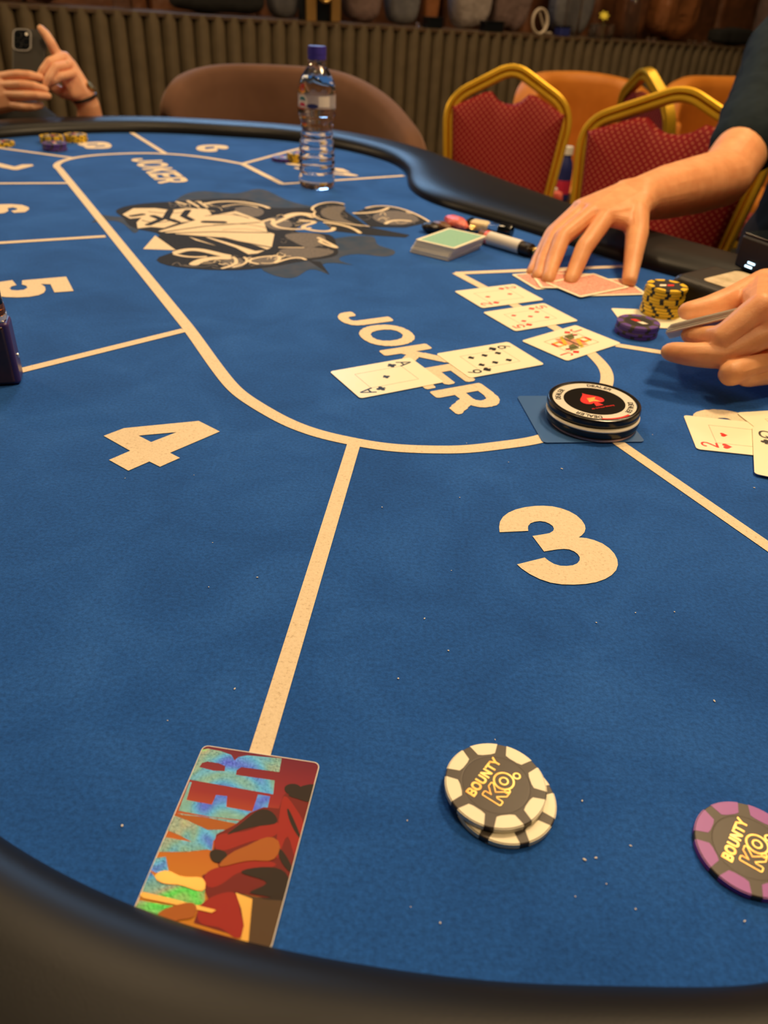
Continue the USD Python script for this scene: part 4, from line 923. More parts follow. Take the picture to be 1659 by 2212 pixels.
# ================================================================== chairs
def rail_profile(w, d, groove=0.0035):
    return [(-w / 2, -d / 2), (-w / 2 + .004, -d / 2 - .002), (-w * .12, -d / 2 - .002), (0, -d / 2 + groove), (w * .12, -d / 2 - .002), (w / 2 - .004, -d / 2 - .002), (w / 2, -d / 2), (w / 2, d / 2), (w / 2 - .004, d / 2 + .002), (w * .12, d / 2 + .002), (0, d / 2 - groove), (-w * .12, d / 2 + .002), (-w / 2 + .004, d / 2 + .002), (-w / 2, d / 2)]
def fillet(pts, radii, n=7):
    out = [np.array(pts[0], float)]
    for i in range(1, len(pts) - 1):
        p, a, b = (np.array(pts[k], float) for k in (i, i - 1, i + 1))
        u, v = (a - p) / np.linalg.norm(a - p), (b - p) / np.linalg.norm(b - p); r = radii[i - 1]
        for k in range(n):
            s = k / (n - 1); out.append((1 - s) ** 2 * (p + u * r) + 2 * s * (1 - s) * p + s * s * (p + v * r))
    out.append(np.array(pts[-1], float)); return np.array(out)
def tilt(m, deg, z0):
    """leans a back (built upright in XZ) backwards, towards +y, about the line z = z0"""
    m.apply_transform(trimesh.transformations.rotation_matrix(math.radians(deg), (-1, 0, 0), (0, 0, z0))); return m
def banquet_chair(label, loc, rotz, half=0.20, group=None, shoulder=0.80, peak=0.885):
    """local axes: the chair faces -y, x across, z up from the floor"""
    t = thing("banquet_chair", label, "chair", loc, rotz, group)
    h = half - 0.015
    pts = [(-h * .74, 0.42), (-h, shoulder - 0.02), (0, peak - 0.014), (h, shoulder - 0.02), (h * .74, 0.42)]
    fr = fillet(pts, [0.060, 0.042, 0.060], 9)
    dense = np.vstack([np.linspace(fr[0], fr[1], 6)[:-1], fr[1:-1], np.linspace(fr[-2], fr[-1], 6)[1:]])
    obj("back_frame", tilt(sweep_plane(dense, rail_profile(0.031, 0.026, 0.010)), 11, 0.45), "gold_paint", t, smooth=25)
    # padded back with the hand hole left open under the peak
    ph = h - 0.012
    out = [(-ph * .78, 0.47), (-ph, shoulder - 0.035)] + [(-ph * .46, shoulder + 0.006), (-ph * .33, shoulder + 0.010), (-ph * .2, shoulder - 0.010), (-ph * .07, shoulder - 0.018), (ph * .07, shoulder - 0.018), (ph * .2, shoulder - 0.010), (ph * .33, shoulder + 0.010), (ph * .46, shoulder + 0.006)] + [(ph, shoulder - 0.035), (ph * .78, 0.47)]
    pad = Polygon(out).buffer(0.012, quad_segs=4).buffer(-0.012)
    m = trimesh.creation.extrude_polygon(pad, 1.0, engine="earcut")
    # domed cushion: sample the outline inwards
    shells = []
    ring = np.array(pad.exterior.coords)[:-1]
    ring = np.array(LineString(pad.exterior.coords).segmentize(0.012).coords)[:-1]
    c = np.array([0, (0.47 + shoulder) / 2])
    steps = [(1.0, 0.010), (1.0, -0.010), (0.97, -0.024), (0.90, -0.033), (0.7, -0.040), (0.4, -0.043), (0.0, -0.044)]
    K = len(ring); v = []; f = []
    for sc, y in steps:
        q = c + (ring - c) * sc; v += [[a, y, b] for a, b in q]
    for i in range(len(steps) - 1):
        for k in range(K):
            k2 = (k + 1) % K; f += [[i * K + k, i * K + k2, (i + 1) * K + k2], [i * K + k, (i + 1) * K + k2, (i + 1) * K + k]]
    v.append([c[0], 0.010, c[1]]); f += [[len(v) - 1, (k + 1) % K, k] for k in range(K)]
    m = trimesh.Trimesh(np.array(v), np.array(f), process=False); m.fix_normals()
    obj("back_pad", tilt(m, 11, 0.45), "red_weave", t, smooth=40)
    obj("seat", box(half * 1.75, 0.36, 0.075, (0, -0.19, 0.455), 0.03), "red_weave", t, smooth=50)
    obj("seat_frame", box(half * 1.65, 0.34, 0.025, (0, -0.185, 0.408), 0.006), "gold_paint", t, smooth=30)
    for sx in (-1, 1):
        obj("leg", tube([(sx * h * .74, 0.0, 0.425), (sx * h * .78, 0.03, 0.2), (sx * h * .82, 0.06, 0.0)], 0.013, 10), "gold_paint", t, smooth=50)
        obj("leg", tube([(sx * h * .74, -0.32, 0.41), (sx * h * .78, -0.33, 0.2), (sx * h * .82, -0.34, 0.0)], 0.013, 10), "gold_paint", t, smooth=50)
    return t
def seat_chair(label, left, right, z, half, group=None, yaw=0.0):
    """puts a chair so that its two shoulders stand on the sight lines of two pixels, at height z over the felt"""
    a, b = at(*left, z)[:2], at(*right, z)[:2]
    c = (a + b) / 2; ang = math.atan2(*(b - a)[[1, 0]]) + yaw
    sh = z - FLOOR; off = math.sin(math.radians(11)) * (sh - 0.45)
    loc = c - np.array([-math.sin(ang), math.cos(ang)]) * off
    return banquet_chair(label, (loc[0], loc[1], FLOOR), ang, half, group, sh + 0.01, sh + 0.098)
seat_chair("red banquet chair with a gold frame, left of the reaching hand", (980, 203), (1226, 222), 0.060, 0.185)
seat_chair("red dotted banquet chair with a gold frame, behind the reaching arm", (1262, 250), (1682, 305), 0.062, 0.234)
seat_chair("dark red banquet chair seen edge on, between the two orange armchairs", (1316, 190), (1490, 240), 0.056, 0.185, None, math.pi)

def tub_chair(name, label, contour, thick, mat_name, low=-0.40, seat=True):
    """an upholstered shell back: its top edge follows points (px, py, y) taken at their own distance; real thickness, down to the seat"""
    top = smooth_open([at_y(px, py, y) for px, py, y in contour], 60)
    cx, cy = top[:, 0].mean(), top[:, 1].mean()
    t = thing(name, label, "chair", (cx, cy + 0.0, FLOOR))
    v = []; N = len(top); rows = []
    d = np.gradient(top[:, :2], axis=0); d /= np.linalg.norm(d, axis=1, keepdims=True); nr = np.stack([-d[:, 1], d[:, 0]], 1)   # away from the viewer
    zs = [0.0, 0.02, 0.10, 0.25, 0.6, 1.0]
    rings = []
    for off, kz in [(0.0, 1.0), (0.0, .6), (-.006, .25), (-.004, .10), (0.004, .03), (thick * .3, 0.0), (thick * .7, 0.0), (thick - .004, .03), (thick, .10), (thick, .25), (thick, .6), (thick, 1.0)]:
        z = top[:, 2] * (1 - kz) + low * kz
        rings.append(np.column_stack([top[:, 0] + nr[:, 0] * off, top[:, 1] + nr[:, 1] * off, z]))
    K = len(rings); P = np.stack(rings, 1).reshape(-1, 3); f = []
    for i in range(N - 1):
        for k in range(K):
            k2 = (k + 1) % K
            f += [[i * K + k, (i + 1) * K + k2, i * K + k2], [i * K + k, (i + 1) * K + k, (i + 1) * K + k2]]
    for i in (0, N - 1):
        P = np.vstack([P, rings_mean(rings, i)]); c = len(P) - 1
        f += [[c, i * K + k, i * K + (k + 1) % K] for k in range(K)]
    m = trimesh.Trimesh(P - (cx, cy, FLOOR), np.array(f), process=False); m.fix_normals()
    obj("shell_back", m, mat_name, t, smooth=45)
    w = np.ptp(top[:, 0])
    obj("seat_cushion", box(w * .7, 0.40, 0.12, (0, -0.22, 0.40), 0.045), mat_name, t, smooth=50)
    for sx in (-1, 1):
        for sy in (-0.36, 0.02):
            obj("leg", tube([(sx * w * .28, sy, 0.35), (sx * w * .33, sy * 1.05, 0.0)], [0.016, 0.011], 10), "chip_black", t, smooth=50)
    return t
def rings_mean(rings, i): return np.mean([r[i] for r in rings], axis=0)
tub_chair("velvet_chair", "round backed brown velvet chair behind the water bottle", [(374, 275, 2.20), (380, 228, 2.21), (394, 190, 2.24), (424, 160, 2.30), (475, 144, 2.36), (540, 141, 2.40), (600, 143, 2.41), (660, 147, 2.40), (704, 154, 2.37), (764, 178, 2.30), (812, 212, 2.22), (850, 256, 2.13), (871, 300, 2.06), (876, 335, 2.03)], 0.06, "velvet_brown")
tub_chair("orange_armchair", "orange leather armchair between the two red chairs, against the fluted wall", [(1150, 262, 3.45), (1160, 205, 3.47), (1176, 168, 3.52), (1215, 157, 3.58), (1265, 157, 3.61), (1310, 162, 3.62), (1348, 172, 3.62), (1376, 196, 3.58), (1388, 240, 3.54)], 0.09, "leather_orange", -0.34)
tub_chair("orange_armchair", "orange leather armchair at the right edge, beside the dark sleeve", [(1464, 262, 3.45), (1474, 215, 3.47), (1492, 180, 3.52), (1540, 167, 3.60), (1600, 168, 3.64), (1660, 172, 3.66), (1705, 190, 3.64), (1725, 235, 3.6)], 0.09, "leather_orange", -0.34)
# low side table seen between the two red chairs, with a small bottle and a red packet
sp0 = at_y(1192, 436, 2.62)
t = thing("side_table", "dark side table seen between the two red chairs", "table", (sp0[0] + .02, sp0[1] + 0.04, FLOOR))
obj("table_top", box(0.22, 0.22, 0.025, (0, 0, sp0[2] - FLOOR - 0.0125), 0.006), "case_black", t, smooth=30)
obj("pedestal", lathe([(0, 0), (0.10, 0), (0.10, 0.015), (0.025, 0.03), (0.025, sp0[2] - FLOOR - 0.025), (0, sp0[2] - FLOOR - 0.025)], 28), "chip_black", t, smooth=40)
q = at_y(1210, 432, 2.66)
hB = 0.155
t = thing("small_drink_bottle", "dark drink bottle with a white cap, between the two red chairs", "bottle", (q[0], q[1], sp0[2] + 0.0004))
obj("bottle_body", lathe([(0, 0), (0.022, 0), (0.024, 0.004), (0.024, 0.085), (0.020, 0.11), (0.013, 0.125), (0.013, 0.135), (0, 0.135)], 28), "label_navy", t, smooth=40)
obj("bottle_label", lathe([(0.0241, 0.02), (0.0244, 0.02), (0.0244, 0.06), (0.0241, 0.06)], 28), "label_red", t)
obj("white_cap", lathe([(0, 0.133), (0.016, 0.133), (0.016, 0.153), (0.014, 0.156), (0, 0.156)], 24), "paper_white", t, smooth=40)
q = at_y(1184, 438, 2.60)
t = thing("red_white_packet", "crumpled red and white packet lying between the two red chairs", "packet", (q[0], q[1], sp0[2] + 0.0195), 0.3)
m = box(0.075, 0.05, 0.034, (0, 0, 0), 0.008).subdivide_to_size(0.012); m = crumple(m, 0.004, 45, 21); m.vertices[:, 2] = np.maximum(m.vertices[:, 2], -0.019)
obj("packet_body", m, "wrap_red", t, smooth=30)
m = box(0.05, 0.035, 0.014, (-0.004, 0.004, 0.020), 0.005).subdivide_to_size(0.01); m = crumple(m, 0.003, 60, 22)
obj("white_top", m, "paper_white", t, smooth=30)

# ================================================================== behind the ledge: booth backs and the things left along it
def on_ledge(px, py, d=0.10):
    """the point over the ledge, d behind the wall's face, in the sight line's vertical plane of column px"""
    a, b = at_y(px, py, 2.0), at_y(px, py, 6.0)
    o = WP - WNRM * d; den = (b - a)[:2] @ WNRM
    p = a + (b - a) * (((o - a[:2]) @ WNRM) / den)
    return p
def ledge_z(p, d): return wall_top(p[1] + WNRM[1] * d)
WA = math.atan2(WD[1], WD[0])
def behind(i, d, z): 
    q = WP + i * PW * WD - WNRM * d; return (q[0], q[1], z)
# upright leather booth backs stand on the floor behind the wall
edges = list(range(-16, 80, 8))
names_ = ["at the far left end", "second from the left end", "third from the left end, above the phone", "left of the gold handled post", "behind the gold handled post", "right of the gold handled post", "behind the pale jacket", "behind the coiled cable", "behind the yellow flower", "above the orange armchairs", "second from the right end", "at the right end"]
for j, i in enumerate(edges):
    q = behind(i + 4, 0.62, FLOOR)
    t = thing("booth_back", f"tall brown leather booth back {names_[j]}", "booth seat", q, WA, "leather booth backs behind the ledge")
    m = box(8 * PW - 0.012, 0.12, 1.55, (0, 0, 0.775), 0.04).subdivide_to_size(0.09)
    m = crumple(m, 0.012, 7, 30 + j); m.vertices[:, 2] = np.maximum(m.vertices[:, 2], 0)
    obj("leather_panel", m, "leather_brown", t, smooth=60)
def cloth(label, name, px, py_base, w, h, dpt, mname, seed, catg="jacket", d=0.22, lean=0.0):
    p = on_ledge(px, py_base, d)
    zt = ledge_z(p, d)
    t = thing(name, label, catg, (p[0], p[1], zt + 0.0006), WA)
    m = trimesh.creation.icosphere(4, 1.0); v = m.vertices
    v = np.sign(v) * np.abs(v) ** 0.5
    m.vertices = v * (w / 2, dpt / 2, h / 2)
    n = meshkit.fbm(np.column_stack([m.vertices[:, 0] * 16, m.vertices[:, 1] * 8, m.vertices[:, 2] * 3]) + seed * 7, 4, seed) - 0.5
    nn = m.vertices / np.maximum(np.linalg.norm(m.vertices, axis=1, keepdims=True), 1e-9)
    m.vertices = m.vertices + nn * (n * 0.26 * min(w, h))[:, None]
    m.vertices[:, 0] += m.vertices[:, 2] * lean
    m.vertices[:, 2] -= m.vertices[:, 2].min()
    obj("cloth_folds", m, mname, t, smooth=70)
    return t
cloth("black jacket heaped on the ledge above the velvet chair", "black_jacket", 470, 30, 0.36, 0.11, 0.16, "black_cloth", 1)
cloth("brown leather bag on the ledge at the far left", "leather_bag", 60, 12, 0.30, 0.20, 0.18, "leather_brown", 2, "bag")
cloth("pale grey jacket hanging just left of the gold handled post", "grey_jacket", 612, 30, 0.13, 0.42, 0.12, "denim_grey", 3, d=0.24)
cloth("mauve coat hanging just right of the gold handled post", "mauve_coat", 776, 40, 0.17, 0.42, 0.13, "mauve_cloth", 4, d=0.24)
cloth("dark grey coat hanging right of the mauve one", "dark_coat", 866, 42, 0.15, 0.42, 0.12, "denim_grey", 5, d=0.25)
cloth("pale dusty jacket hanging above the two black boxes", "pale_jacket", 1012, 56, 0.20, 0.45, 0.13, "pale_cloth", 6, d=0.28)
cloth("dusky mauve jacket above the coiled cable", "mauve_coat", 1105, 62, 0.20, 0.45, 0.12, "mauve_cloth", 8, d=0.28, lean=0.2)
cloth("tan leather bag standing on the ledge, left of the yellow flower", "leather_bag", 922, 48, 0.08, 0.34, 0.10, "leather_orange_dark", 9, "bag", d=0.26)
cloth("large brown leather bag on the ledge left of the black gloves", "leather_bag", 1440, 84, 0.30, 0.40, 0.16, "leather_orange_dark", 10, "bag", d=0.27)
cloth("brown leather bag on the ledge right of the yellow flower", "leather_bag", 1350, 80, 0.15, 0.36, 0.14, "leather_brown", 12, "bag", d=0.28)
cloth("mauve scarf hanging at the far right end of the ledge", "mauve_coat", 1650, 95, 0.16, 0.42, 0.12, "mauve_cloth", 13, d=0.28)
cloth("dark brown coat hanging behind the two glass bottles", "dark_coat", 1225, 66, 0.24, 0.42, 0.10, "denim_grey", 14, d=0.34)
cloth("pair of black gloves heaped on the ledge at the right", "black_gloves", 1575, 94, 0.30, 0.075, 0.11, "black_cloth", 15, "gloves", d=0.10)
# gold handled post
p = on_ledge(697, 42, 0.08); zt = ledge_z(p, 0.08)
t = thing("handled_post", "dark post with two gold bars and a gold ring handle, standing on the ledge", "post", (p[0], p[1], zt + 0.0005), WA)
obj("dark_panel", box(0.165, 0.05, 0.60, (0, 0.03, 0.30), 0.004), "lens_black", t)
for sx in (-1, 1): obj("gold_bar", box(0.040, 0.022, 0.60, (sx * 0.0535, -0.006, 0.30), 0.004), "brass_dim", t, smooth=30)
rg = trimesh.creation.torus(0.030, 0.0065, 32, 12); rg.apply_transform(trimesh.transformations.rotation_matrix(math.pi / 2, (1, 0, 0))); rg.apply_translation((0, -0.026, 0.098))
obj("ring_handle", rg, "brass", t, smooth=60)
obj("ring_mount", box(0.018, 0.03, 0.030, (0, -0.012, 0.128), 0.004), "brass", t, smooth=30)
# coiled cable, glass bottles, flower, boxes, glass beads
p = on_ledge(1165, 68, 0.06); zt = ledge_z(p, 0.06)
t = thing("coiled_cable", "coil of off white cable standing on the ledge", "cable", (p[0], p[1], zt + 0.0006), WA)
a = np.linspace(0, 4.6 * np.pi, 120)
coil = np.stack([0.040 * np.cos(a) * (1 + .06 * np.sin(a * .37)), 0.006 * np.sin(a * .9) + 0.002 * a / 3, 0.052 + 0.048 * np.sin(a)], 1)
obj("cable_loop", tube(np.vstack([coil, [[0.05, 0.02, 0.008], [0.085, 0.02, 0.006]]]), 0.0055, 8), "cable_white", t, smooth=70)
def glassware(label, px, py, h, r, d=0.12, name="glass_bottle"):
    p = on_ledge(px, py, d); zt = ledge_z(p, d)
    t = thing(name, label, "bottle", (p[0], p[1], zt + 0.0005))
    o = [(0, 0), (r, 0), (r, h * .62), (r * .9, h * .7), (r * .42, h * .82), (r * .40, h)]
    i = [(r * .40 - .003, h), (r * .42 - .003, h * .82), (r * .9 - .003, h * .7), (r - .003, h * .62), (r - .003, 0.006), (0, 0.006)]
    obj("glass_body", lathe(o + i, 36), "clear_plastic", t, smooth=50)
    return t
glassware("clear glass bottle on the ledge left of the yellow flower", 1232, 72, 0.26, 0.036)
glassware("clear glass bottle on the ledge by the far left bag", 265, 20, 0.20, 0.036)
glassware("clear bottle standing between the flower vase and the leather bag", 1358, 86, 0.24, 0.034)
p = on_ledge(1298, 74, 0.07); zt = ledge_z(p, 0.07)
t = thing("flower_vase", "low cut glass vase holding one yellow flower on the ledge", "vase", (p[0], p[1], zt + 0.0005))
prof_ = [(0, 0), (0.05, 0)]
for k_ in range(6): prof_ += [(0.062, 0.006 + .009 * k_), (0.057, 0.0105 + .009 * k_)]
obj("glass_bowl", lathe(prof_ + [(0.052, 0.058), (0.050, 0.008), (0, 0.008)], 40), "clear_plastic", t, smooth=20)
obj("flower_stem", tube([(0.01, 0, 0.01), (0.005, 0.005, 0.06), (0.0, 0.0, 0.088)], 0.0025, 6), "ink_olive", t)
pet_ = []
for k_ in range(7):
    m = trimesh.creation.icosphere(2, 1.0); m.vertices = m.vertices * (0.013, 0.005, 0.003); m.apply_translation((0.012, 0, 0.004)); m.apply_transform(trimesh.transformations.rotation_matrix(k_ * 0.9, (0, 0, 1))); m.apply_transform(trimesh.transformations.rotation_matrix(0.9, (1, 0, 0))); m.apply_translation((0, 0, 0.09)); pet_.append(m)
for m in pet_: obj("petal", m, "flower_yellow", t, smooth=60)
for px, py, w, lab_ in ((935, 47, 0.075, "small black box on the ledge, left of the pair"), (1062, 58, 0.10, "black box on the ledge left of the coiled cable"), (1215, 66, 0.055, "dark blue small box on the ledge beside the coiled cable")):
    p = on_ledge(px, py, 0.07); zt = ledge_z(p, 0.07)
    t = thing("black_box", lab_, "box", (p[0], p[1], zt + 0.0005), WA)
    obj("box_body", box(w, 0.05, 0.034, (0, 0, 0.017), 0.004), "label_navy" if px == 1215 else "lens_black", t, smooth=30)
    obj("box_lid", box(w + .003, 0.053, 0.008, (0, 0, 0.0375), 0.003), "lens_black", t, smooth=30)
for k_, (px, py) in enumerate(((902, 52), (1400, 86), (1412, 87), (1490, 88), (1502, 90), (1520, 92), (1532, 92), (1618, 90))):
    p = on_ledge(px, py, 0.035); zt = ledge_z(p, 0.035)
    lab_ = ["small glass bead alone on the ledge above the velvet chair's right", "left glass bead of a pair on the ledge above the orange armchair", "right glass bead of a pair on the ledge above the orange armchair", "first glass bead from the left, beside the black gloves", "second glass bead from the left, beside the black gloves", "third glass bead from the left, beside the black gloves", "fourth glass bead from the left, beside the black gloves", "glass bead at the far right of the ledge, beyond the black gloves"][k_]
    o = obj("glass_bead", trimesh.creation.icosphere(3, 0.010).apply_translation((p[0], p[1], zt + 0.0101)), "clear_plastic", None, smooth=True); tag(o, lab_, "bead", "glass beads along the ledge")

# ================================================================== people
SPH = {}
def sph(p, r, seg=None):
    seg = seg or (16 if r < 0.018 else 36)
    return m3.Manifold.sphere(float(r), seg).translate(tuple(float(x) for x in p))
def hullof(*pr): return m3.Manifold.batch_hull([sph(p, r) for p, r in pr])
def chain(ps, rs):
    return [hullof((ps[i], rs[i]), (ps[i + 1], rs[i + 1])) for i in range(len(ps) - 1)]
def blend(parts, res, it=14):
    m = m3.Manifold.batch_boolean(parts, m3.OpType.Add)
    keep = max(m.decompose(), key=lambda q: q.volume())
    t = man(keep.refine_to_length(res)); t.merge_vertices()
    v0 = t.vertices.copy(); trimesh.smoothing.filter_taubin(t, lamb=0.5, nu=0.52, iterations=it)
    d_ = t.vertices - v0; l_ = np.linalg.norm(d_, axis=1, keepdims=True); bad = ~np.isfinite(l_[:, 0]) | (l_[:, 0] > 0.02)
    d_ = np.where(bad[:, None], 0.0, d_ * np.minimum(1, 0.005 / np.maximum(l_, 1e-9))); t.vertices = v0 + d_
    t.fix_normals()
    return t
def D(lst): return [at_d(*q) for q in lst]
FR = [0.0126, 0.0114, 0.0102, 0.0082]

# ---- the dealer: right hand spread on the discards, left hand holding the stub
idx = D([(1309, 470, 1.062), (1262, 535, 1.030), (1243, 580, 1.020), (1232, 607, 1.008)])
mid = D([(1281, 460, 1.070), (1214, 514, 1.045), (1194, 566, 1.027), (1184, 603, 1.006)])
rin = D([(1262, 454, 1.085), (1198, 508, 1.068), (1174, 560, 1.045), (1162, 597, 1.020)])
pin = D([(1252, 450, 1.100), (1192, 504, 1.086), (1165, 555, 1.062), (1148, 589, 1.036)])
thb = D([(1372, 462, 1.085), (1376, 505, 1.060), (1369, 548, 1.036), (1360, 606, 1.008)])
wr = D([(1350, 420, 1.128), (1382, 440, 1.110)])
fore = D([(1380, 430, 1.130), (1440, 415, 1.190), (1505, 400, 1.255), (1562, 384, 1.315)])
shR = at_d(1700, 105, 1.50); uarm = D([(1562, 384, 1.315), (1622, 296, 1.390)])
parts = []
for f_, s_ in ((idx, 1.02), (mid, 1.04), (rin, 1.0), (pin, .86)): parts += chain(f_, [r * s_ for r in FR])
parts += chain(thb, [0.0190, 0.0155, 0.0125, 0.0095])
mc = [idx[0], mid[0], rin[0], pin[0]]
for i in range(3): parts.append(hullof((mc[i], .0125), (mc[i + 1], .0120), (wr[0], .0185), (wr[1], .0190)))
parts.append(hullof((mc[0], .0125), (thb[0], .0165), (wr[1], .0195)))
parts.append(hullof((mc[0], .0110), (thb[1] * .55 + thb[0] * .45, .0120), (thb[0], .0150)))
parts.append(hullof((wr[0], .0200), (wr[1], .0215), (fore[0], .0300)))
parts += chain(fore, [.0300, .0385, .0435, .0455]); parts += chain([uarm[0], uarm[1], uarm[1] * .5 + shR * .5, shR], [.0455, .0470, .052, .058])

# left hand
dl = {"thumb": D([(1652, 620, .880), (1582, 648, .850), (1526, 665, .840), (1484, 672, .838)]),
      "index": D([(1643, 664, .766), (1561, 731, .772), (1520, 730, .795), (1492, 724, .802)]),
      "middle": D([(1672, 712, .770), (1553, 768, .775), (1495, 766, .780), (1449, 760, .786)]),
      "ring": D([(1690, 772, .795), (1580, 806, .765), (1600, 780, .795), (1640, 760, .820)]),
      "little": D([(1702, 800, .800), (1612, 812, .775), (1625, 790, .795), (1655, 775, .815)])}
dl = {k_: [EYEP + (q - EYEP) * .93 for q in v_] for k_, v_ in dl.items()}
wl = [EYEP + (q - EYEP) * .94 for q in D([(1760, 690, .895), (1775, 740, .880)])]
shL = shR + np.array([0.20, -0.42, 0.0]); elL = np.array([0.70, 0.92, 0.085])
foreL = [wl[0] * .5 + wl[1] * .5, np.array([0.58, 0.84, 0.080]), elL]
for k_, s_ in (("index", 1.08), ("middle", 1.08), ("ring", 1.04), ("little", .92)): parts += chain(dl[k_], [r * s_ for r in FR])
parts += chain(dl["thumb"], [0.0185, 0.0140, 0.0112, 0.0088])
ml = [dl[k_][0] for k_ in ("index", "middle", "ring", "little")]
for i in range(3): parts.append(hullof((ml[i], .0135), (ml[i + 1], .0130), (wl[0], .0200), (wl[1], .0200)))
parts.append(hullof((ml[0], .0125), (dl["thumb"][0], .0175), (wl[0], .0200)))
parts.append(hullof((ml[0], .0110), (dl["thumb"][0] * .6 + dl["thumb"][1] * .4, .0130), (dl["thumb"][0], .0165)))
parts += chain([foreL[0], foreL[1], foreL[2]], [.027, .036, .042]); parts += chain([elL, elL * .5 + shL * .5, shL], [.042, .050, .058])
# trunk, neck and head stand outside the frame, behind the rail
facing = np.array([-0.876, -0.483, 0.0]); rgt = np.array([-0.483, 0.876, 0.0])
def trunk(ctr, shoulder_z, shA, shB, hip_z):
    up_ = np.array([0, 0, 1.0]); q = []
    q.append(hullof((shA, .050), (shB, .050), (ctr + up_ * (shoulder_z - .10), .07)))
    q.append(hullof((shA * .75 + shB * .25, .052), (shB * .75 + shA * .25, .052), (ctr + up_ * (hip_z + .15), .085)))
    q.append(hullof((ctr + up_ * (hip_z + .15), .085), (ctr + up_ * hip_z + rgt * .06, .075), (ctr + up_ * hip_z - rgt * .06, .075)))
    return q
def head(base, f, hh=0.235):
    """head on a neck: skull, jaw, nose, ears, brows; f = facing"""
    up_ = np.array([0, 0, 1.0]); r_ = np.cross(f, up_)
    c = base + up_ * (hh * .62)
    q = [hullof((base - up_ * .03, .055), (base + up_ * .06, .052)), hullof((c + up_ * .03 - f * .015, .078), (c + up_ * .02 + f * .02, .070)), hullof((c + f * .02, .066), (c - up_ * .075 + f * .045, .030)),
         hullof((c + f * .082 + up_ * .012, .006), (c + f * .098 - up_ * .018, .011)), hullof((c + f * .075 + up_ * .03 + r_ * .032, .010), (c + f * .075 + up_ * .03 - r_ * .032, .010)), hullof((c + f * .078 - up_ * .050 + r_ * .02, .007), (c + f * .078 - up_ * .050 - r_ * .02, .007))]
    for s in (-1, 1): q.append(hullof((c + r_ * s * .078 + up_ * .012, .014), (c + r_ * s * .076 - up_ * .02, .010)))
    return q, c
tc = np.array([(shR[0] + shL[0]) / 2 + .03, (shR[1] + shL[1]) / 2 + .02, 0.0])
parts += trunk(tc, (shR[2] + shL[2]) / 2, shR, shL, -0.12)
hq, hc_ = head(np.array([tc[0], tc[1], max(shR[2], shL[2]) + 0.05]), facing)
parts += hq
dealer = thing("person", "dealer in a dark teal top, hands over the discards and a stub of cards", "person")
body = blend(parts, 0.0048, 30)
obj("body", body, "skin", dealer, smooth=True)
def garment(segs, res, seed, amp, cut=None):
    m = m3.Manifold.batch_boolean(segs, m3.OpType.Add)
    t = man(m.refine_to_length(res)); t.merge_vertices(); trimesh.smoothing.filter_taubin(t, lamb=0.5, nu=0.52, iterations=10)
    n = meshkit.fbm(t.vertices * 16, 4, seed) - 0.5
    t.vertices = t.vertices + t.vertex_normals * (n * 2 * amp)[:, None]; t.fix_normals(); return t
cuffR = uarm[1] * .80 + uarm[0] * .20
segs = chain([cuffR, uarm[1] * .6 + shR * .4, shR], [.0600, .066, .072])
segs.append(m3.Manifold.batch_hull([sph(shR, .070), sph(shL, .070), sph(tc + np.array([0, 0, (shR[2] + shL[2]) / 2 - .10]), .118)]))
segs += [m3.Manifold.batch_hull([sph(tc + np.array([0, 0, shR[2] - .12]), .14), sph(tc + np.array([0, 0, -.05]) + rgt * .05, .13), sph(tc + np.array([0, 0, -.05]) - rgt * .05, .13)])]
segs += chain([elL * .55 + shL * .45, shL], [.064, .072])
obj("teal_top", garment(segs, 0.012, 3, 0.010), "teal_cloth", dealer, smooth=True)
hips = [m3.Manifold.batch_hull([sph(tc + np.array([0, 0, -.10]) + rgt * .06, .135), sph(tc + np.array([0, 0, -.10]) - rgt * .06, .135), sph(tc + np.array([0, 0, -.20]), .13)])]
for s in (-1, 1):
    hp = tc + np.array([0, 0, -.20]) + rgt * s * .09; kn = tc + np.array([0.0, 0, -.42]) + rgt * s * .10 + facing * .03; ft = tc + np.array([0, 0, FLOOR + .075]) + rgt * s * .11
    hips += chain([hp, kn, ft], [.090, .066, .052])
obj("trousers", garment(hips, 0.02, 9, 0.006), "black_cloth", dealer, smooth=True)
for s in (-1, 1):
    ft = tc + np.array([0, 0, FLOOR + .042]) + rgt * s * .11
    obj("shoe", man(m3.Manifold.batch_hull([sph(ft - facing * .04, .042), sph(ft + facing * .15 - np.array([0, 0, .012]), .030)])), "chip_black", dealer, smooth=50)
hr = man(hullof((hc_ + np.array([0, 0, .045]) - facing * .022, .085), (hc_ + np.array([0, 0, .055]) + facing * .012, .074), (hc_ - facing * .045, .060)))
obj("hair", crumple(hr.subdivide_to_size(0.02), 0.004, 40, 4), "chip_black", dealer, smooth=60)
for s in (-1, 1):
    e_ = hc_ + facing * .0735 + np.array([0, 0, .014]) + np.cross(facing, [0, 0, 1]) * s * .031
    ey_ = obj("eye", trimesh.creation.icosphere(2, 0.0115).apply_translation(e_), "paper_white", dealer, smooth=True); obj("iris", trimesh.creation.icosphere(2, 0.0058).apply_translation(e_ + facing * .0075), "wrap_dark", ey_, smooth=True)
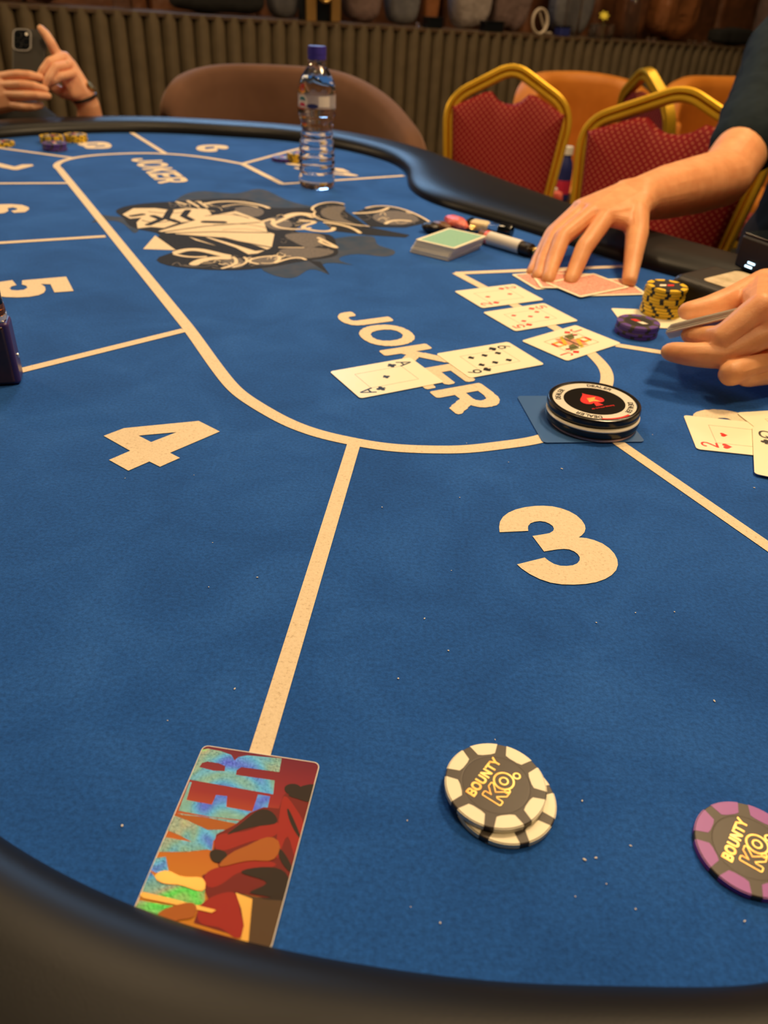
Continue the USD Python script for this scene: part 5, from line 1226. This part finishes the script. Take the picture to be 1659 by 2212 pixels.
# the stub of cards in the left hand
vw = at_d(1520, 695, .82) - EYEP; vw /= np.linalg.norm(vw)
u_ = RIGHT * .972 + UP * .235; u_ -= vw * (u_ @ vw); u_ /= np.linalg.norm(u_)
w_ = vw - u_ * (vw @ u_); w_ /= np.linalg.norm(w_); n_ = np.cross(u_, w_); n_ *= np.sign(n_[2])
a_ = math.radians(-6); w2 = w_ * math.cos(a_) + n_ * math.sin(a_); n2 = np.cross(u_, w2); n2 *= np.sign(n2[2])
c_ = (at_d(1443, 710, .745) + u_ * .044) + w2 * .0315
stub = thing("card_stub", "thin stub of cards held under the thumb at the right edge", "deck of cards", c_)
lay = []
B = np.stack([u_, w2, n2], 1)
for k in range(12):
    m = flat(affinity.translate(rounded(.0885, .063, .0035), rng.normal(0, .0008) + (k - 6) * .00035, rng.normal(0, .0006)), (k - 6) * .00062, .0005); m.vertices = m.vertices @ B.T; lay.append(m)
obj("card_block", cat(*lay), "card_edge", stub)

# ---- the player at the far left, both hands round a phone
pd = 1.800
A_i = D([(2, 168, 1.79), (38, 162, 1.765), (66, 163, 1.755), (88, 168, 1.760)])
A_m = D([(10, 186, 1.785), (48, 184, 1.755), (76, 187, 1.748), (98, 194, 1.755)])
A_r = D([(17, 206, 1.785), (58, 207, 1.752), (84, 207, 1.748), (104, 208, 1.755)])
A_p = D([(26, 228, 1.790), (54, 232, 1.765), (72, 231, 1.762), (88, 228, 1.768)])
A_t = D([(-10, 190, 1.83), (20, 165, 1.835), (50, 160, 1.83), (75, 165, 1.825)])
wA = D([(-52, 205, 1.84), (-46, 238, 1.84)])
B_i = D([(124, 120, 1.790), (112, 96, 1.775), (100, 75, 1.770), (88, 62, 1.768)])
B_m = D([(140, 124, 1.795), (108, 135, 1.765), (94, 152, 1.764), (86, 165, 1.768)])
B_r = D([(154, 140, 1.800), (120, 146, 1.762), (106, 168, 1.758), (98, 184, 1.762)])
B_p = D([(164, 158, 1.805), (132, 165, 1.770), (118, 175, 1.768), (110, 182, 1.772)])
B_t = D([(165, 205, 1.82), (135, 200, 1.835), (110, 185, 1.838), (85, 168, 1.835)])
wB = D([(160, 200, 1.835), (186, 203, 1.825)])
BS = at_d(-250, 60, 2.12); Bel = at_d(172, 345, 1.98); AS_ = at_d(-560, 60, 2.04); Ael = at_d(-330, 300, 1.92)
pp = []
for f_, s_ in ((A_i, .98), (A_m, 1.0), (A_r, .95), (A_p, .84), (B_i, .98), (B_m, 1.0), (B_r, .95), (B_p, .84)): pp += chain(f_, [r * s_ * .96 for r in FR])
for th in (A_t, B_t): pp += chain(th, [.0150, .0125, .0105, .0082])
for M_, w0, w1, th in (([A_i[0], A_m[0], A_r[0], A_p[0]], wA[0], wA[1], A_t), ([B_i[0], B_m[0], B_r[0], B_p[0]], wB[1], wB[0], B_t)):
    for i in range(3): pp.append(hullof((M_[i], .0120), (M_[i + 1], .0115), (w0, .0185), (w1, .0185)))
    pp.append(hullof((M_[0], .0115), (th[0], .0150), (w0, .0185)))
fB = [wB[0] * .5 + wB[1] * .5, at_d(192, 228, 1.845), at_d(196, 275, 1.885), Bel]
fB[0] = at_d(182, 206, 1.83)
pp.append(hullof((wB[0], .018), (wB[1], .0185), (fB[1], .024)))
pp += chain(fB, [.0235, .0245, .033, .041]); pp += chain([Bel, Bel * .5 + BS * .5, BS], [.041, .048, .055])
fA = [wA[0] * .5 + wA[1] * .5, Ael]; pp.append(hullof((wA[0], .019), (wA[1], .019), (fA[0] * .9 + Ael * .1, .025)))
pp += chain([fA[0], Ael], [.0245, .041]); pp += chain([Ael, Ael * .5 + AS_ * .5, AS_], [.041, .048, .055])
tc2 = (BS + AS_) / 2; tc2 = np.array([tc2[0], tc2[1] + .03, 0.0])
facing = np.array([0.30, -0.954, 0.0]); rgt = np.array([-.954, -.30, 0])
pp += trunk(tc2, (BS[2] + AS_[2]) / 2, BS, AS_, -0.30)
hq, hc_ = head(np.array([tc2[0], tc2[1], max(BS[2], AS_[2]) + .06]), facing)
pp += hq
player = thing("person", "player in black photographing with a phone held in both hands, at the far left rail", "person")
obj("body", blend(pp, 0.0050, 10), "skin_pale", player, smooth=True)
segs = chain([fB[2] * .55 + Bel * .45, Bel, Bel * .5 + BS * .5, BS], [.052, .056, .062, .068]) + chain([fA[0] * .55 + Ael * .45, Ael, Ael * .5 + AS_ * .5, AS_], [.048, .056, .062, .068])
segs.append(m3.Manifold.batch_hull([sph(BS, .068), sph(AS_, .068), sph(tc2 + np.array([0, 0, (BS[2] + AS_[2]) / 2 - .10]), .118)]))
segs.append(m3.Manifold.batch_hull([sph(tc2 + np.array([0, 0, BS[2] - .12]), .14), sph(tc2 + np.array([0, 0, -.30]) + rgt * .07, .135), sph(tc2 + np.array([0, 0, -.30]) - rgt * .07, .135)]))
obj("black_top", garment(segs, 0.014, 6, 0.007), "black_cloth", player, smooth=True)
hips = []
for s in (-1, 1):
    hp = tc2 + np.array([0, 0, -.33]) + rgt * s * .09; kn = tc2 + np.array([0, 0, -.55]) + rgt * s * .11 + facing * .02; ft = tc2 + np.array([0, 0, FLOOR + .06]) + rgt * s * .11
    hips += chain([hp, kn, ft], [.088, .060, .050])
hips.append(hullof((tc2 + np.array([0, 0, -.31]) + rgt * .07, .13), (tc2 + np.array([0, 0, -.31]) - rgt * .07, .13)))
obj("trousers", garment(hips, 0.025, 9, 0.004), "black_cloth", player, smooth=True)
hr = man(hullof((hc_ + np.array([0, 0, .045]) - facing * .022, .086), (hc_ + np.array([0, 0, .055]) + facing * .012, .076), (hc_ - facing * .05 - np.array([0, 0, .06]), .062)))
obj("hair", crumple(hr.subdivide_to_size(0.02), 0.005, 40, 5), "wrap_dark", player, smooth=60)
for s in (-1, 1):
    ft = tc2 + np.array([0, 0, FLOOR + .042]) + rgt * s * .11
    obj("shoe", man(m3.Manifold.batch_hull([sph(ft - facing * .04, .042), sph(ft + facing * .15 - np.array([0, 0, .012]), .030)])), "chip_black", player, smooth=50)
    e_ = hc_ + facing * .0735 + np.array([0, 0, .014]) + np.cross(facing, [0, 0, 1]) * s * .031
    ey_ = obj("eye", trimesh.creation.icosphere(2, 0.0115).apply_translation(e_), "paper_white", player, smooth=True); obj("iris", trimesh.creation.icosphere(2, 0.0058).apply_translation(e_ + facing * .0075), "wrap_dark", ey_, smooth=True)
# ring, watch
def band(c, axis, R, w, th):
    axis = axis / np.linalg.norm(axis)
    m = lathe([(R, -w / 2), (R + th, -w / 2 * .8), (R + th, w / 2 * .8), (R, w / 2)], 36)
    m.apply_transform(trimesh.geometry.align_vectors([0, 0, 1], axis)); m.apply_translation(c); return m
rg = thing("finger_ring", "thin gold ring on the far left player's raised hand", "ring", (0, 0, 0))
rc = B_r[0] * .62 + B_r[1] * .38
obj("gold_band", band(rc, B_r[1] - B_r[0], .0098, .0026, .0010), "brass", rg, smooth=40)
wt = thing("wristwatch", "small gold wristwatch on a thin dark strap, on the far left player's wrist", "watch", (0, 0, 0))
wax = fB[1] - fB[0]; wc = at_d(184, 212, 1.832)
obj("watch_strap", band(wc, wax, .0258, .007, .0022), "wrap_dark", wt, smooth=40)
wp_ = at_d(194, 188, 1.815)
m = lathe([(0, 0), (.0105, 0), (.0115, .002), (.0105, .006), (0, .0065)], 32); m.apply_transform(trimesh.geometry.align_vectors([0, 0, 1], (RIGHT * .75 + UP * .55 - _fw * .35) / np.linalg.norm(RIGHT * .75 + UP * .55 - _fw * .35))); m.apply_translation(wp_)
obj("watch_case", m, "brass", wt, smooth=40)
# phone: its back faces the camera
pc0, pc1, pc2 = at_d(28, 63, 1.792), at_d(100, 66, 1.796), at_d(30, 150, 1.792)
px_ = pc1 - pc0; px_ /= np.linalg.norm(px_); pz_ = pc0 - pc2; pz_ -= px_ * (pz_ @ px_); pz_ /= np.linalg.norm(pz_); py_ = np.cross(pz_, px_)
PB = np.stack([px_, py_, pz_], 1)                      # local x right, y away from the viewer, z up
phc = pc0 + px_ * .0375 - pz_ * .076
ph = thing("phone", "black mobile phone with a square silver rimmed camera, in the far left player's hands", "phone", phc)
def loc_(m): m.vertices = m.vertices @ PB.T; return m
obj("phone_body", loc_(box(.0750, .0085, .152, (0, 0, 0), .0041)), "phone_black", ph, smooth=40)
cx_, cz_ = -.0375 + .0225, .076 - .0270
rim = rounded(.041, .050, .012).difference(rounded(.0365, .0455, .010))
def face_y(poly, y0, th):
    m = flat(poly, 0, th); v = m.vertices.copy(); m.vertices = np.stack([v[:, 0] + cx_, y0 - v[:, 2], v[:, 1] + cz_], 1); m.fix_normals(); return m
obj("camera_rim", loc_(face_y(rim, -.0042, .0022)), "chrome", ph)
cpl = obj("camera_plate", loc_(face_y(rounded(.0365, .0455, .010), -.0042, .0008)), "lens_black", ph)
for (x_, z_) in ((-.009, .011), (-.009, -.011), (.010, -.004)):
    obj("lens", loc_(face_y(affinity.translate(Point(0, 0).buffer(.0078), x_, z_), -.0048, .0012)), "lens_black", cpl)
    obj("lens_ring", loc_(face_y(affinity.translate(Point(0, 0).buffer(.0085).difference(Point(0, 0).buffer(.0078)), x_, z_), -.0048, .0014)), "phone_black", cpl)
obj("flash", loc_(face_y(affinity.translate(Point(0, 0).buffer(.0034), .010, .014), -.0048, .0008)), "paper_white", cpl)
